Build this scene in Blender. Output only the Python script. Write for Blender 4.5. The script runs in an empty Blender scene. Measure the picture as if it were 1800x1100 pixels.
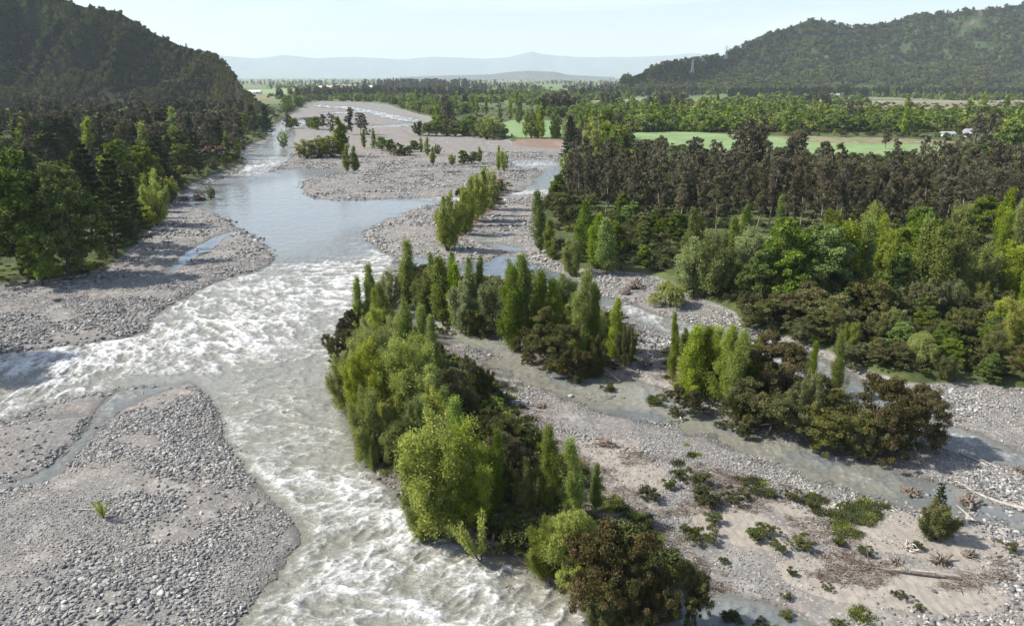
import bpy, math, random
import numpy as np
from math import radians, sin, cos, tan, pi

# ------------------------------------------------------------------ camera, sky, sun
S = bpy.context.scene
COL = S.collection
F, PITCH, CH = 1334.0, radians(17.3), 40.0
SUN_EL, SUN_AZ = radians(43), radians(3)          # the sun stands to the left and a little beyond
TO_SUN = np.array([-cos(SUN_EL)*cos(SUN_AZ), cos(SUN_EL)*sin(SUN_AZ), sin(SUN_EL)])
cam = bpy.data.cameras.new('camera'); cam_o = bpy.data.objects.new('camera', cam); COL.objects.link(cam_o)
cam.sensor_width = 36.0; cam.lens = 36.0*F/1800.0
cam.clip_start = 1.0; cam.clip_end = 80000.0
cam_o.location = (0, 0, CH); cam_o.rotation_euler = (pi/2-PITCH, 0, 0)
S.camera = cam_o
S.view_settings.view_transform = 'Standard'; S.view_settings.look = 'None'
S.view_settings.exposure = 0.68; S.view_settings.gamma = 1.0
W = bpy.data.worlds.new('World'); S.world = W; W.use_nodes = True
wn = W.node_tree.nodes; wl = W.node_tree.links
bg = wn['Background']
sky = wn.new('ShaderNodeTexSky'); sky.sky_type = 'NISHITA'; sky.sun_disc = False
sky.sun_elevation = SUN_EL; sky.sun_rotation = -(pi/2 - SUN_AZ)
sky.altitude = 300; sky.air_density = 1.0; sky.dust_density = 1.5; sky.ozone_density = 1.2
# thin high cirrus
tc = wn.new('ShaderNodeTexCoord'); mp = wn.new('ShaderNodeMapping'); mp.inputs['Scale'].default_value = (1.6, 2.2, 9.0)
cn = wn.new('ShaderNodeTexNoise'); cn.inputs['Scale'].default_value = 1.4; cn.inputs['Detail'].default_value = 7; cn.inputs['Roughness'].default_value = .62
cn.inputs['Distortion'].default_value = .8
cr = wn.new('ShaderNodeMapRange'); cr.inputs['From Min'].default_value = .48; cr.inputs['From Max'].default_value = .78; cr.inputs['To Max'].default_value = .7
mx = wn.new('ShaderNodeMix'); mx.data_type = 'RGBA'; mx.inputs['B'].default_value = (7.4, 7.45, 8.0, 1)
wl.new(tc.outputs['Generated'], mp.inputs['Vector']); wl.new(mp.outputs[0], cn.inputs['Vector']); wl.new(cn.outputs['Fac'], cr.inputs['Value'])
wl.new(cr.outputs[0], mx.inputs['Factor']); wl.new(sky.outputs[0], mx.inputs['A']); wb = wn.new('ShaderNodeMix'); wb.data_type = 'RGBA'; wb.blend_type = 'MULTIPLY'; wb.inputs['Factor'].default_value = 1; wb.inputs['B'].default_value = (1.0, .99, 1.0, 1)
wl.new(mx.outputs['Result'], wb.inputs['A']); wl.new(wb.outputs['Result'], bg.inputs['Color'])
bg.inputs['Strength'].default_value = 0.12
sun = bpy.data.lights.new('sun', 'SUN'); sun.energy = 5.0; sun.angle = radians(0.55); sun.color = (1.0, .95, .87)
sun_o = bpy.data.objects.new('sun', sun); COL.objects.link(sun_o)
sun_o.rotation_euler = (pi/2-SUN_EL, 0, math.atan2(TO_SUN[0], -TO_SUN[1])); sun_o.location = (-200, 60, 300)
cy = S.cycles
cy.max_bounces = 6; cy.diffuse_bounces = 3; cy.glossy_bounces = 2; cy.transmission_bounces = 3; cy.volume_bounces = 1
cy.transparent_max_bounces = 4; cy.use_denoising = True
cy.caustics_reflective = False; cy.caustics_refractive = False
RNG = np.random.default_rng(7); random.seed(7)

# ------------------------------------------------------------------ survey helpers: the plan was measured off the photograph
def gnd(px, py, z=0.0):
    px = np.asarray(px, float); py = np.asarray(py, float)
    u = (550-py)/F; r = (px-900)/F
    dz = -sin(PITCH)+u*cos(PITCH); dy = cos(PITCH)+u*sin(PITCH)
    t = (z-CH)/dz
    return r*t, dy*t
def at_depth(px, py, Y):
    u = (550-py)/F; r = (px-900)/F
    dy = cos(PITCH)+u*sin(PITCH); dz = -sin(PITCH)+u*cos(PITCH)
    t = Y/dy
    return r*t, CH+dz*t
def to_px(x, y, z):
    d = y*cos(PITCH)-(z-CH)*sin(PITCH); v = y*sin(PITCH)+(z-CH)*cos(PITCH)
    return 900+F*x/d, 550-F*v/d
def tall(px, yb, yt):
    X, Y = gnd(px, yb, 1.0)
    return float(X), float(Y), float(at_depth(px, yt, Y)[1]-1.0)

def h2(ix, iy, seed):
    h = (ix.astype(np.int64)*374761393 + iy.astype(np.int64)*668265263 + seed*1442695041) & 0xffffffff
    h = ((h ^ (h >> 13))*1274126177) & 0xffffffff
    h = ((h ^ (h >> 16))*2246822519) & 0xffffffff
    return ((h ^ (h >> 15)) & 0xffffff)/float(0xffffff)
def vn(x, y, seed=0):
    x0 = np.floor(x); y0 = np.floor(y); fx = x-x0; fy = y-y0
    fx = fx*fx*(3-2*fx); fy = fy*fy*(3-2*fy)
    a = h2(x0, y0, seed); b = h2(x0+1, y0, seed); c = h2(x0, y0+1, seed); d = h2(x0+1, y0+1, seed)
    return (a*(1-fx)+b*fx)*(1-fy)+(c*(1-fx)+d*fx)*fy
def fbm(x, y, sc, oct=4, seed=0, g=.5):
    s = 0; a = 1.0; t = 0; f = 1.0/sc
    for o in range(oct):
        ca, sa = cos(.7*o), sin(.7*o)
        s = s+a*vn((x*ca-y*sa)*f+o*17.3, (x*sa+y*ca)*f-o*9.1, seed+o); t += a; a *= g; f *= 2.03
    return s/t
def sstep(a, b, x):
    t = np.clip((x-a)/(b-a), 0, 1); return t*t*(3-2*t)

def chaikin(P, n=1):
    for _ in range(n):
        Q = np.roll(P, -1, 0); P = np.stack([.75*P+.25*Q, .25*P+.75*Q], 1).reshape(-1, 2)
    return P
def poly(pts, sm=1):
    a = np.array(pts, float); x, y = gnd(a[:, 0], a[:, 1]); return chaikin(np.stack([x, y], 1), sm)
def sd(P, x, y, cap=60.0):
    """signed distance to polygon, + inside, clamped outside its surroundings"""
    out = np.full(x.shape, -cap)
    m = (x > P[:, 0].min()-cap) & (x < P[:, 0].max()+cap) & (y > P[:, 1].min()-cap) & (y < P[:, 1].max()+cap)
    if not m.any(): return out
    X = x[m]; Y = y[m]; d2 = np.full(X.shape, 1e18); ins = np.zeros(X.shape, bool)
    for i in range(len(P)):
        ax, ay = P[i-1]; bx, by = P[i]; ex, ey = bx-ax, by-ay
        wx, wy = X-ax, Y-ay
        t = np.clip((wx*ex+wy*ey)/(ex*ex+ey*ey+1e-12), 0, 1)
        dx = wx-ex*t; dy = wy-ey*t; d2 = np.minimum(d2, dx*dx+dy*dy)
        if ay != by:
            ins ^= ((ay > Y) != (by > Y)) & (X < ex*(Y-ay)/ey+ax)
    d = np.sqrt(d2); out[m] = np.maximum(np.where(ins, d, -d), -cap)
    return out

# ------------------------------------------------------------------ plan of the river bed
WATER = [poly(p) for p in [
 [(478,226),(478,248),(436,262),(427,278),(434,295),(387,315),(323,339),(306,349),(330,358),(353,366),(400,383),(420,406),(444,413),(484,447),(471,471),(380,494),(296,535),(259,568),(252,588),(188,598),(101,609),(34,617),(-60,625),(-500,660),(-700,760),(-300,775),(-60,762),(0,742),(60,718),(140,697),(205,687),(230,683),(260,681),(303,677),(333,670),(350,680),(375,705),(390,735),(386,765),(402,790),(440,835),(480,880),(515,910),(535,950),(512,970),(495,1000),(460,1040),(440,1070),(410,1100),(330,1300),(1200,1300),(1065,1100),(1054,1083),(997,1039),(927,1002),(886,972),(846,975),(785,938),(718,878),(661,841),(640,800),(625,760),(612,720),(610,690),(612,640),(620,590),(635,550),(655,520),(680,490),(697,465),(698,450),(678,445),(647,422),(641,407),(660,393),(718,373),(761,359),(820,353),(820,347),(728,347),(600,354),(538,346),(529,329),(545,313),(600,303),(650,300),(600,297),(504,296),(464,307),(488,294),(513,279),(511,255),(523,228)],
 [(208,685),(185,700),(168,718),(160,732),(150,752),(120,790),(70,832),(0,852),(-200,870),(-200,882),(0,864),(60,852),(100,835),(135,805),(165,768),(180,748),(215,722),(270,692),(333,674),(300,676),(250,680)],
 [(-200,757),(0,748),(60,737),(150,730),(175,735),(160,728),(100,729),(40,734),(0,743),(-200,752)],
 [(700,448),(750,452),(846,466),(868,450),(905,452),(940,460),(960,474),(1000,488),(1054,519),(1101,528),(1150,553),(1252,577),(1310,596),(1350,604),(1434,625),(1500,660),(1560,700),(1600,728),(1666,742),(1800,797),(2000,870),(2000,920),(1800,828),(1713,803),(1637,785),(1570,770),(1500,735),(1420,690),(1330,640),(1230,605),(1160,585),(1110,560),(1060,545),(1000,520),(950,500),(870,488),(760,470),(697,468)],
 [(692,540),(730,545),(770,560),(828,582),(886,600),(930,622),(987,649),(1038,659),(1100,668),(1172,687),(1259,734),(1339,763),(1459,785),(1500,805),(1565,822),(1612,843),(1684,849),(1800,896),(2000,970),(2000,1010),(1800,935),(1771,932),(1713,911),(1605,896),(1475,867),(1439,842),(1352,824),(1294,788),(1197,752),(1120,735),(1040,715),(970,690),(900,668),(870,640),(842,617),(800,603),(762,592),(735,575),(700,555)],
 [(372,420),(410,405),(425,408),(392,418),(385,430),(350,446),(335,462),(300,480),(282,487),(284,475),(315,455),(340,436)],
 [(1180,1045),(1222,1050),(1270,1038),(1300,1046),(1370,1064),(1435,1098),(1500,1200),(1150,1200),(1150,1080)],
 [(899,281),(940,281),(983,282),(990,292),(985,320),(975,345),(940,342),(889,345),(889,341),(923,337),(938,320),(955,304),(940,297),(903,295)],
 [(548,184),(600,186),(640,191),(690,201),(745,211),(735,217),(690,211),(640,197),(590,191),(548,188)],
 [(640,222),(700,219),(755,215),(752,220),(700,224),(645,226)],
 [(500,214),(545,211),(523,228),(478,228)],
 [(560,199),(610,196),(650,197),(650,199),(610,200),(565,202)],
 [(845,408),(880,411),(884,416),(850,417)], [(845,425),(895,430),(930,440),(900,443),(850,433)],
 [(1480,541),(1600,548),(1760,545),(1760,552),(1600,555),(1480,548)],
]]
SHALLOW = poly([(700,545),(770,575),(870,612),(1000,655),(1172,700),(1340,765),(1475,800),(1700,852),(1820,905),(1820,935),(1713,920),(1475,880),(1290,800),(1150,760),(1000,720),(870,670),(760,600)])
BED = poly([(545,180),(600,180),(672,183),(711,197),(758,209),(790,213),(738,236),(800,240),(868,243),(905,256),(990,256),(990,285),(985,315),(972,345),(940,352),(936,400),(940,440),(960,465),(1010,482),(1100,488),(1160,500),(1250,545),(1310,585),(1430,615),(1520,660),(1600,690),(1680,688),(1800,700),(2100,740),(2300,1300),(-300,1300),(-900,700),(-300,540),(0,515),(60,505),(120,500),(190,480),(240,450),(268,410),(300,370),(306,349),(340,330),(385,310),(430,292),(423,275),(432,260),(474,246),(474,226),(505,210)])
PATCH = [poly(p) for p in [[(1450,540),(1600,543),(1800,540),(1800,562),(1600,558),(1460,550)]]]
ISLE = [poly(p) for p in [
 [(690,470),(640,520),(600,570),(590,640),(600,700),(640,770),(650,800),(700,870),(790,945),(890,975),(1000,1050),(1070,1100),(1180,1110),(1230,1060),(1180,1000),(1080,900),(1000,830),(930,760),(880,680),(790,630),(720,580),(690,540)],
 [(690,480),(760,475),(880,500),(1000,530),(1100,570),(1120,640),(1060,660),(990,645),(890,600),(790,570),(700,530)],
 [(1170,600),(1300,610),(1420,680),(1560,720),(1620,790),(1560,800),(1440,770),(1300,740),(1180,690)],
 [(515,275),(560,240),(640,215),(700,225),(740,250),(870,270),(860,290),(640,285),(560,280)],
 [(745,425),(830,330),(885,300),(895,350),(830,410),(790,440)]]]
SAND = [poly(p) for p in [
 [(1060,800),(1150,830),(1160,870),(1100,860)], [(1230,900),(1330,925),(1380,960),(1330,965),(1240,940)],
 [(1370,890),(1500,900),(1640,940),(1800,960),(1800,1010),(1640,985),(1500,960),(1400,920)],
 [(1380,1000),(1600,1020),(1760,1050),(1700,1080),(1500,1060),(1400,1030)], [(1010,790),(1060,780),(1130,800),(1060,830)],
 [(1500,900),(1640,915),(1640,940),(1500,920)]]]
FINE = [poly(p) for p in [
 [(-100,760),(60,735),(155,733),(155,750),(120,790),(60,840),(-100,870)], [(-40,745),(60,716),(205,686),(175,712),(150,730),(20,745)],
 [(333,670),(265,695),(210,735),(280,740),(350,700)], [(1380,1040),(1800,1020),(1800,1110),(1380,1110)], [(560,900),(0,880),(0,800),(420,850)]]]
FIELDS = [(poly(p), k) for p, k in [
 ([(1100,240),(1180,235),(1300,242),(1430,247),(1560,250),(1690,254),(1700,262),(1640,284),(1400,284),(1280,277),(1150,257),(1080,250)], 1),
 ([(1340,243),(1430,246),(1560,250),(1690,254),(1695,262),(1560,260),(1420,257)], 3),
 ([(878,217),(960,215),(985,222),(990,247),(900,249),(883,240)], 1), ([(905,250),(992,249),(994,264),(940,263),(905,258)], 2),
 ([(425,158),(530,157),(525,166),(430,168)], 1), ([(430,168),(525,166),(520,175),(440,178)], 3), ([(560,152),(620,150),(640,153),(570,156)], 3),
 ([(1500,181),(2000,178),(2000,215),(1500,212),(1420,200)], 3), ([(1290,155),(1350,155),(1345,160),(1290,160)], 3)]]
# foam amount: gaussian spots (px, py, rx, ry, value)
FOAM = [(440,300,60,14,.85),(500,235,40,8,.4),(580,325,70,18,.02),(470,350,80,25,.12),(560,380,90,30,.05),(480,420,70,30,.05),(640,350,80,12,.1),
 (640,425,40,18,.75),(560,440,60,14,.35),(680,450,25,12,.9),(540,475,90,18,.85),(600,510,60,25,1),(480,510,90,30,.95),(380,540,80,22,.8),
 (400,590,130,25,1),(200,630,160,22,1),(30,700,120,25,.8),(60,640,100,25,1),(330,640,120,18,.6),(300,672,80,10,.1),(560,620,60,30,.55),(480,660,80,22,.45),
 (590,690,40,30,.3),(440,720,60,25,.5),(540,760,70,40,.55),(450,790,40,20,.5),(600,800,40,25,.35),(490,850,60,30,.8),(620,860,60,28,1),
 (560,920,70,30,.75),(700,920,80,25,1),(760,970,80,25,.95),(620,990,120,30,.85),(860,1010,70,22,.8),(700,1060,200,40,.9),(930,1060,70,30,.55),
 (480,1090,60,40,.7),(740,900,30,12,.9),(1150,548,45,10,.9),(1220,580,60,12,.6),(1330,604,30,8,.9),(1430,630,50,15,.6),(1650,765,60,14,.7),(1760,795,50,12,.5),
 (700,347,90,4,.9),(800,350,40,4,.95),(940,341,40,4,.9),(930,289,30,5,.8),(250,715,40,8,.3),(210,732,14,5,.9),(780,575,40,10,.5),(1000,690,80,18,.35),(1250,755,80,14,.12),
 (1420,800,60,14,.5),(1500,830,60,14,.4),(1700,880,80,18,.08),(920,470,60,15,.02),(700,205,80,8,.8),(600,189,60,4,.8),(340,450,50,30,.05),(620,300,60,4,.6)]

def fields(x, y):
    """W: distance inside water, B: distance inside the river bed"""
    Wd = np.full(x.shape, -60.0)
    for P in WATER: Wd = np.maximum(Wd, sd(P, x, y))
    rag = np.clip(np.abs(y)/110, .5, 3.0)
    Wd = Wd+(fbm(x, y, 5, 4, 11)-.5)*1.5*rag+(fbm(x, y, .9, 2, 12)-.5)*.5
    B = sd(BED, x, y, 120.0)
    for P in PATCH: B = np.maximum(B, sd(P, x, y))
    B = B+(fbm(x, y, 9, 3, 21)-.5)*4
    I = np.full(x.shape, -60.0)
    for P in ISLE: I = np.maximum(I, sd(P, x, y, 20))
    I = I+(fbm(x, y, 4, 3, 31)-.5)*4
    sh = sstep(-2, 2, sd(SHALLOW, x, y, 20))
    return Wd, B, I, sh
def height(x, y, f=None):
    Wd, B, I, sh = f if f else fields(x, y)
    dry = .10+.75*(1-np.exp(-np.maximum(-Wd, 0)/7))+(fbm(x, y, 14, 4, 41)-.5)*.5*sstep(0, 5, -Wd)+(fbm(x, y, 2.2, 3, 42)-.5)*.16
    wet = -np.minimum(.07*np.maximum(Wd, 0)+.05, 1.3)
    z = np.where(Wd > 0, wet, dry*sstep(-.2, 1.2, -Wd)+.03)
    zs = (fbm(x, y, 2.6, 4, 43)-.50)*.50+.03-.16*sstep(-.5, 3, Wd)+.22*sstep(0, 4, -Wd)
    z = z*(1-sh)+zs*sh
    z = z+.45*sstep(-1, 2.5, I)*(Wd < 0)
    z = z+(1.3+(fbm(x, y, 30, 3, 44)-.5)*1.2)*sstep(0, 3.5, -B)*sstep(-.5, 2, -Wd)
    return z

# ------------------------------------------------------------------ materials
def mat(name):
    m = bpy.data.materials.new(name); m.use_nodes = True; nt = m.node_tree
    b = nt.nodes['Principled BSDF']; b.inputs['Roughness'].default_value = .85; b.inputs['Specular IOR Level'].default_value = .25
    return m, nt, nt.nodes, nt.links, b
def ramp(nodes, stops):
    r = nodes.new('ShaderNodeValToRGB'); e = r.color_ramp.elements
    while len(e) > 1: e.remove(e[-1])
    e[0].position = stops[0][0]; e[0].color = (*stops[0][1], 1)
    for p, c in stops[1:]:
        n = e.new(p); n.color = (*c, 1)
    return r
def mixc(nodes, links, f, a, b, mode='MIX'):
    m = nodes.new('ShaderNodeMix'); m.data_type = 'RGBA'; m.blend_type = mode
    for sock, v in (('Factor', f), ('A', a), ('B', b)):
        if isinstance(v, (int, float)): m.inputs[sock].default_value = v
        elif isinstance(v, tuple): m.inputs[sock].default_value = (*v, 1)
        else: links.new(v, m.inputs[sock])
    return m.outputs['Result']
def math_(nodes, links, op, a, b=0.0, c=None):
    m = nodes.new('ShaderNodeMath'); m.operation = op
    for i, v in enumerate((a, b) if c is None else (a, b, c)):
        if isinstance(v, (int, float)): m.inputs[i].default_value = v
        else: links.new(v, m.inputs[i])
    return m.outputs[0]
def rng_(nodes, links, v, a, b, c=0.0, d=1.0, smooth=True):
    m = nodes.new('ShaderNodeMapRange'); m.interpolation_type = 'SMOOTHSTEP' if smooth else 'LINEAR'
    links.new(v, m.inputs['Value'])
    for k, q in (('From Min', a), ('From Max', b), ('To Min', c), ('To Max', d)):
        if isinstance(q, (int, float)): m.inputs[k].default_value = q
        else: links.new(q, m.inputs[k])
    return m.outputs[0]
def noise(nodes, links, vec, scale, detail=4, rough=.55, dist=0.0):
    n = nodes.new('ShaderNodeTexNoise'); n.inputs['Scale'].default_value = scale; n.inputs['Detail'].default_value = detail
    n.inputs['Roughness'].default_value = rough; n.inputs['Distortion'].default_value = dist
    links.new(vec, n.inputs['Vector']); return n
def attr(nodes, name):
    a = nodes.new('ShaderNodeAttribute'); a.attribute_name = name; return a

def ground_material():
    m, nt, n, l, b = mat('river_bed_and_soil')
    geo = n.new('ShaderNodeNewGeometry'); pos = geo.outputs['Position']
    A = attr(n, 'mask'); sep = n.new('ShaderNodeSeparateColor'); l.new(A.outputs['Color'], sep.inputs[0])
    veg, sand, isle = sep.outputs[0], sep.outputs[1], sep.outputs[2]
    A2 = attr(n, 'mask2'); sep2 = n.new('ShaderNodeSeparateColor'); l.new(A2.outputs['Color'], sep2.inputs[0])
    green, brown, straw = sep2.outputs[0], sep2.outputs[1], sep2.outputs[2]
    wet = attr(n, 'wet').outputs['Fac']
    # cobbles at three sizes, each stone its own grey
    cobs = []
    stones = [(0, (.13, .135, .135)), (.25, (.23, .225, .22)), (.5, (.31, .295, .28)), (.72, (.37, .34, .32)), (.88, (.45, .42, .395)), (1, (.60, .58, .56))]
    for sc in (3.4, 1.15, .42):
        v = n.new('ShaderNodeTexVoronoi'); v.inputs['Scale'].default_value = sc; v.inputs['Randomness'].default_value = 1
        l.new(pos, v.inputs['Vector'])
        s = n.new('ShaderNodeSeparateColor'); l.new(v.outputs['Color'], s.inputs[0])
        r = ramp(n, stones); l.new(s.outputs[0], r.inputs[0])
        gap = rng_(n, l, v.outputs['Distance'], .28, .62, 0, .75)
        cobs.append(mixc(n, l, gap, r.outputs[0], (.10, .095, .09)))
    dist = n.new('ShaderNodeVectorMath'); dist.operation = 'LENGTH'; l.new(pos, dist.inputs[0])
    c1 = mixc(n, l, rng_(n, l, dist.outputs['Value'], 90, 190), cobs[0], cobs[1])
    big = noise(n, l, pos, .09, 5, .6)
    c2 = mixc(n, l, .35, c1, cobs[2])
    pink = mixc(n, l, rng_(n, l, big.outputs['Fac'], .42, .62), (.78, .81, .80), (.90, .865, .80))
    grav = mixc(n, l, 1.0, c2, pink, 'MULTIPLY')
    ns = noise(n, l, pos, 1.3, 6, .65)
    sandc = mixc(n, l, rng_(n, l, ns.outputs['Fac'], .35, .7), (.265, .235, .195), (.345, .312, .262))
    grav = mixc(n, l, .28, grav, mixc(n, l, .5, sandc, (.29, .28, .262)))
    sm = noise(n, l, pos, .22, 6, .7)
    smask = rng_(n, l, math_(n, l, 'ADD', sand, math_(n, l, 'MULTIPLY', sm.outputs['Fac'], .9)), .82, 1.0)
    c = mixc(n, l, smask, grav, sandc)
    rip = n.new('ShaderNodeTexWave'); rip.inputs['Scale'].default_value = .35; rip.inputs['Distortion'].default_value = 9; rip.inputs['Detail'].default_value = 4; l.new(pos, rip.inputs['Vector'])
    c = mixc(n, l, math_(n, l, 'MULTIPLY', rng_(n, l, rip.outputs['Fac'], .55, .95), .22), c, (.15, .125, .105))
    # island soil: leaf litter, silt, driftwood mats
    im = noise(n, l, pos, .6, 6, .7)
    soil = mixc(n, l, rng_(n, l, im.outputs['Fac'], .4, .62), (.12, .085, .062), (.27, .225, .185))
    imask = rng_(n, l, math_(n, l, 'ADD', isle, math_(n, l, 'MULTIPLY', im.outputs['Fac'], .8)), .75, 1.05)
    c = mixc(n, l, imask, c, soil)
    # banks and fields
    vm = noise(n, l, pos, .16, 7, .68); vm2 = noise(n, l, pos, .018, 5, .6)
    gr = mixc(n, l, rng_(n, l, vm.outputs['Fac'], .35, .65), (.035, .05, .015), (.09, .11, .035))
    gr = mixc(n, l, rng_(n, l, vm2.outputs['Fac'], .55, .68), gr, (.085, .08, .04))
    c = mixc(n, l, rng_(n, l, veg, .3, .7), c, gr)
    far = n.new('ShaderNodeTexVoronoi'); far.inputs['Scale'].default_value = .0042; far.distance = 'CHEBYCHEV'; l.new(pos, far.inputs['Vector'])
    fs = n.new('ShaderNodeSeparateColor'); l.new(far.outputs['Color'], fs.inputs[0])
    fr = ramp(n, [(0, (.05, .075, .03)), (.35, (.10, .15, .05)), (.6, (.16, .17, .08)), (.8, (.22, .20, .12)), (1, (.12, .17, .06))]); l.new(fs.outputs[0], fr.inputs[0])
    c = mixc(n, l, rng_(n, l, dist.outputs['Value'], 900, 1300), c, mixc(n, l, veg, c, fr.outputs[0]))
    fn = noise(n, l, pos, .05, 6, .6)
    c = mixc(n, l, rng_(n, l, green, .3, .7), c, mixc(n, l, rng_(n, l, fn.outputs['Fac'], .35, .7), (.15, .23, .085), (.22, .29, .13)))
    c = mixc(n, l, rng_(n, l, brown, .3, .7), c, (.20, .145, .11))
    c = mixc(n, l, rng_(n, l, straw, .3, .7), c, mixc(n, l, rng_(n, l, vm.outputs['Fac'], .4, .62), (.13, .135, .06), (.25, .215, .13)))
    c = mixc(n, l, math_(n, l, 'MULTIPLY', wet, .62), c, mixc(n, l, 1.0, c, (.34, .33, .30), 'MULTIPLY'))
    l.new(c, b.inputs['Base Color'])
    l.new(rng_(n, l, wet, 0, 1, .92, .35), b.inputs['Roughness'])
    bp = n.new('ShaderNodeBump'); bp.inputs['Strength'].default_value = .55; bp.inputs['Distance'].default_value = .12
    bn = noise(n, l, pos, 3.2, 5, .7); l.new(bn.outputs['Fac'], bp.inputs['Height']); l.new(bp.outputs[0], b.inputs['Normal'])
    return m

def water_material():
    m, nt, n, l, b = mat('silty_river_water')
    geo = n.new('ShaderNodeNewGeometry'); pos = geo.outputs['Position']
    rap = attr(n, 'rapid').outputs['Fac']; crest = attr(n, 'crest').outputs['Fac']; fl = attr(n, 'flow')
    # streamwise coordinates (along, across) stored on the surface: foam streaks and waves follow the current
    sc = n.new('ShaderNodeVectorMath'); sc.operation = 'MULTIPLY'; l.new(fl.outputs['Vector'], sc.inputs[0]); sc.inputs[1].default_value = (1, 1, 1)
    wp = noise(n, l, pos, .22, 3, .5)
    add = n.new('ShaderNodeVectorMath'); add.operation = 'MULTIPLY_ADD'; l.new(wp.outputs['Color'], add.inputs[0]); add.inputs[1].default_value = (1.6, 1.6, 0); l.new(sc.outputs[0], add.inputs[2])
    n1 = noise(n, l, add.outputs[0], 1.7, 9, .74, .6)
    n2 = noise(n, l, add.outputs[0], 4.6, 6, .70, .4)
    n3 = noise(n, l, pos, .035, 4, .6)
    f = math_(n, l, 'ADD', math_(n, l, 'MULTIPLY', n1.outputs['Fac'], .5), math_(n, l, 'MULTIPLY', n2.outputs['Fac'], .5))
    f = math_(n, l, 'ADD', f, math_(n, l, 'MULTIPLY', crest, .30))
    f = math_(n, l, 'ADD', f, math_(n, l, 'MULTIPLY', math_(n, l, 'SUBTRACT', n3.outputs['Fac'], .5), .25))
    f = math_(n, l, 'ADD', f, math_(n, l, 'MULTIPLY', rap, .22))
    foam = rng_(n, l, f, .69, 1.0)
    foam = math_(n, l, 'MULTIPLY', foam, rng_(n, l, rap, .02, .25))
    silt = mixc(n, l, rng_(n, l, n1.outputs['Fac'], .35, .65), (.19, .188, .155), (.25, .245, .20))
    col = mixc(n, l, foam, silt, (.70, .70, .685))
    dp = attr(n, 'depth').outputs['Fac']; sky_blue = attr(n, 'clear').outputs['Fac']
    col = mixc(n, l, math_(n, l, 'MULTIPLY', sky_blue, .85), col, (.085, .115, .15))  # clear water's own blue, with the reflected sky painted into the base colour
    col = mixc(n, l, math_(n, l, 'MULTIPLY', rng_(n, l, dp, 0, 1.5, 1, 0), .6), col, mixc(n, l, 1.0, col, (.62, .60, .55), 'MULTIPLY'))
    l.new(col, b.inputs['Base Color'])
    l.new(rng_(n, l, foam, 0, .6, .10, .75), b.inputs['Roughness']); b.inputs['Specular IOR Level'].default_value = .6; b.inputs['IOR'].default_value = 1.33
    bp = n.new('ShaderNodeBump'); bp.inputs['Distance'].default_value = .25
    l.new(rng_(n, l, rap, 0, .8, .05, .8), bp.inputs['Strength'])
    n4 = noise(n, l, add.outputs[0], 2.6, 5, .6, .6)
    l.new(math_(n, l, 'ADD', n4.outputs['Fac'], math_(n, l, 'MULTIPLY', foam, .35)), bp.inputs['Height']); l.new(bp.outputs[0], b.inputs['Normal'])
    return m

# ------------------------------------------------------------------ mesh helpers
def new_mesh(name, V, faces, m=None, smooth=False):
    """faces: (n,k) int array"""
    me = bpy.data.meshes.new(name); V = np.asarray(V, np.float32); faces = np.asarray(faces, np.int32)
    n, k = faces.shape
    me.vertices.add(len(V)); me.vertices.foreach_set('co', V.ravel())
    me.loops.add(n*k); me.loops.foreach_set('vertex_index', faces.ravel())
    me.polygons.add(n); me.polygons.foreach_set('loop_start', np.arange(n, dtype=np.int32)*k)
    me.polygons.foreach_set('use_smooth', np.full(n, smooth))
    if m: me.materials.append(m)
    me.update(calc_edges=True)
    return me
def put(name, me, loc=None, parent=None):
    o = bpy.data.objects.new(name, me); COL.objects.link(o)
    if loc is not None: o.location = loc
    if parent: o.parent = parent
    return o
def tag(o, label=None, cat=None, group=None, kind=None):
    if label: o['label'] = label
    if cat: o['category'] = cat
    if group: o['group'] = group
    if kind: o['kind'] = kind
    return o
def fattr(me, name, vals, domain='POINT'):
    a = me.attributes.new(name, 'FLOAT', domain); a.data.foreach_set('value', np.asarray(vals, np.float32))
def cattr(me, name, rgb):
    a = me.attributes.new(name, 'FLOAT_COLOR', 'POINT'); c = np.ones((len(rgb), 4), np.float32); c[:, :3] = rgb
    a.data.foreach_set('color', c.ravel())
def gridfaces(nr, nc):
    i = np.arange(nr*nc).reshape(nr, nc)
    return np.stack([i[:-1, :-1], i[:-1, 1:], i[1:, 1:], i[1:, :-1]], -1).reshape(-1, 4)

# ------------------------------------------------------------------ ground and water, one sheet each, finest near the river bar we look down on
pyr = np.arange(1260, 146, -1.25)
Yr = np.concatenate([[-60, -20, 5, 20, 28, 33], gnd(900, pyr)[1], np.geomspace(5600, 70000, 40)])
pxc = np.arange(-700, 2600, 2.1)
dep = np.maximum(Yr*cos(PITCH)+CH*sin(PITCH), 60)
GX = ((pxc[None, :]-900)/F)*dep[:, None]; GY = np.repeat(Yr[:, None], len(pxc), 1)
nr, nc = GX.shape
gx, gy = GX.ravel(), GY.ravel()
FL = fields(gx, gy); Wd, Bd, Id, Sh = FL
gz = height(gx, gy, FL)
gz = np.where(gy > 1500, np.minimum(gz, 1.5), gz)
me = new_mesh('ground', np.stack([gx, gy, gz], 1), gridfaces(nr, nc), ground_material(), True)
veg = sstep(0, 2.5, -Bd)
sandm = np.zeros(gx.shape)
for P in SAND: sandm = np.maximum(sandm, sstep(-4, 3, sd(P, gx, gy, 12)))
for P in FINE: sandm = np.maximum(sandm, .12*sstep(-2, 3, sd(P, gx, gy, 12)))
cattr(me, 'mask', np.stack([veg, sandm, sstep(-2, 2, Id)*(1-veg)*np.where(gy > 320, .45, 1)], 1))
g1 = np.zeros(gx.shape); g2 = g1.copy(); g3 = g1.copy()
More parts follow.
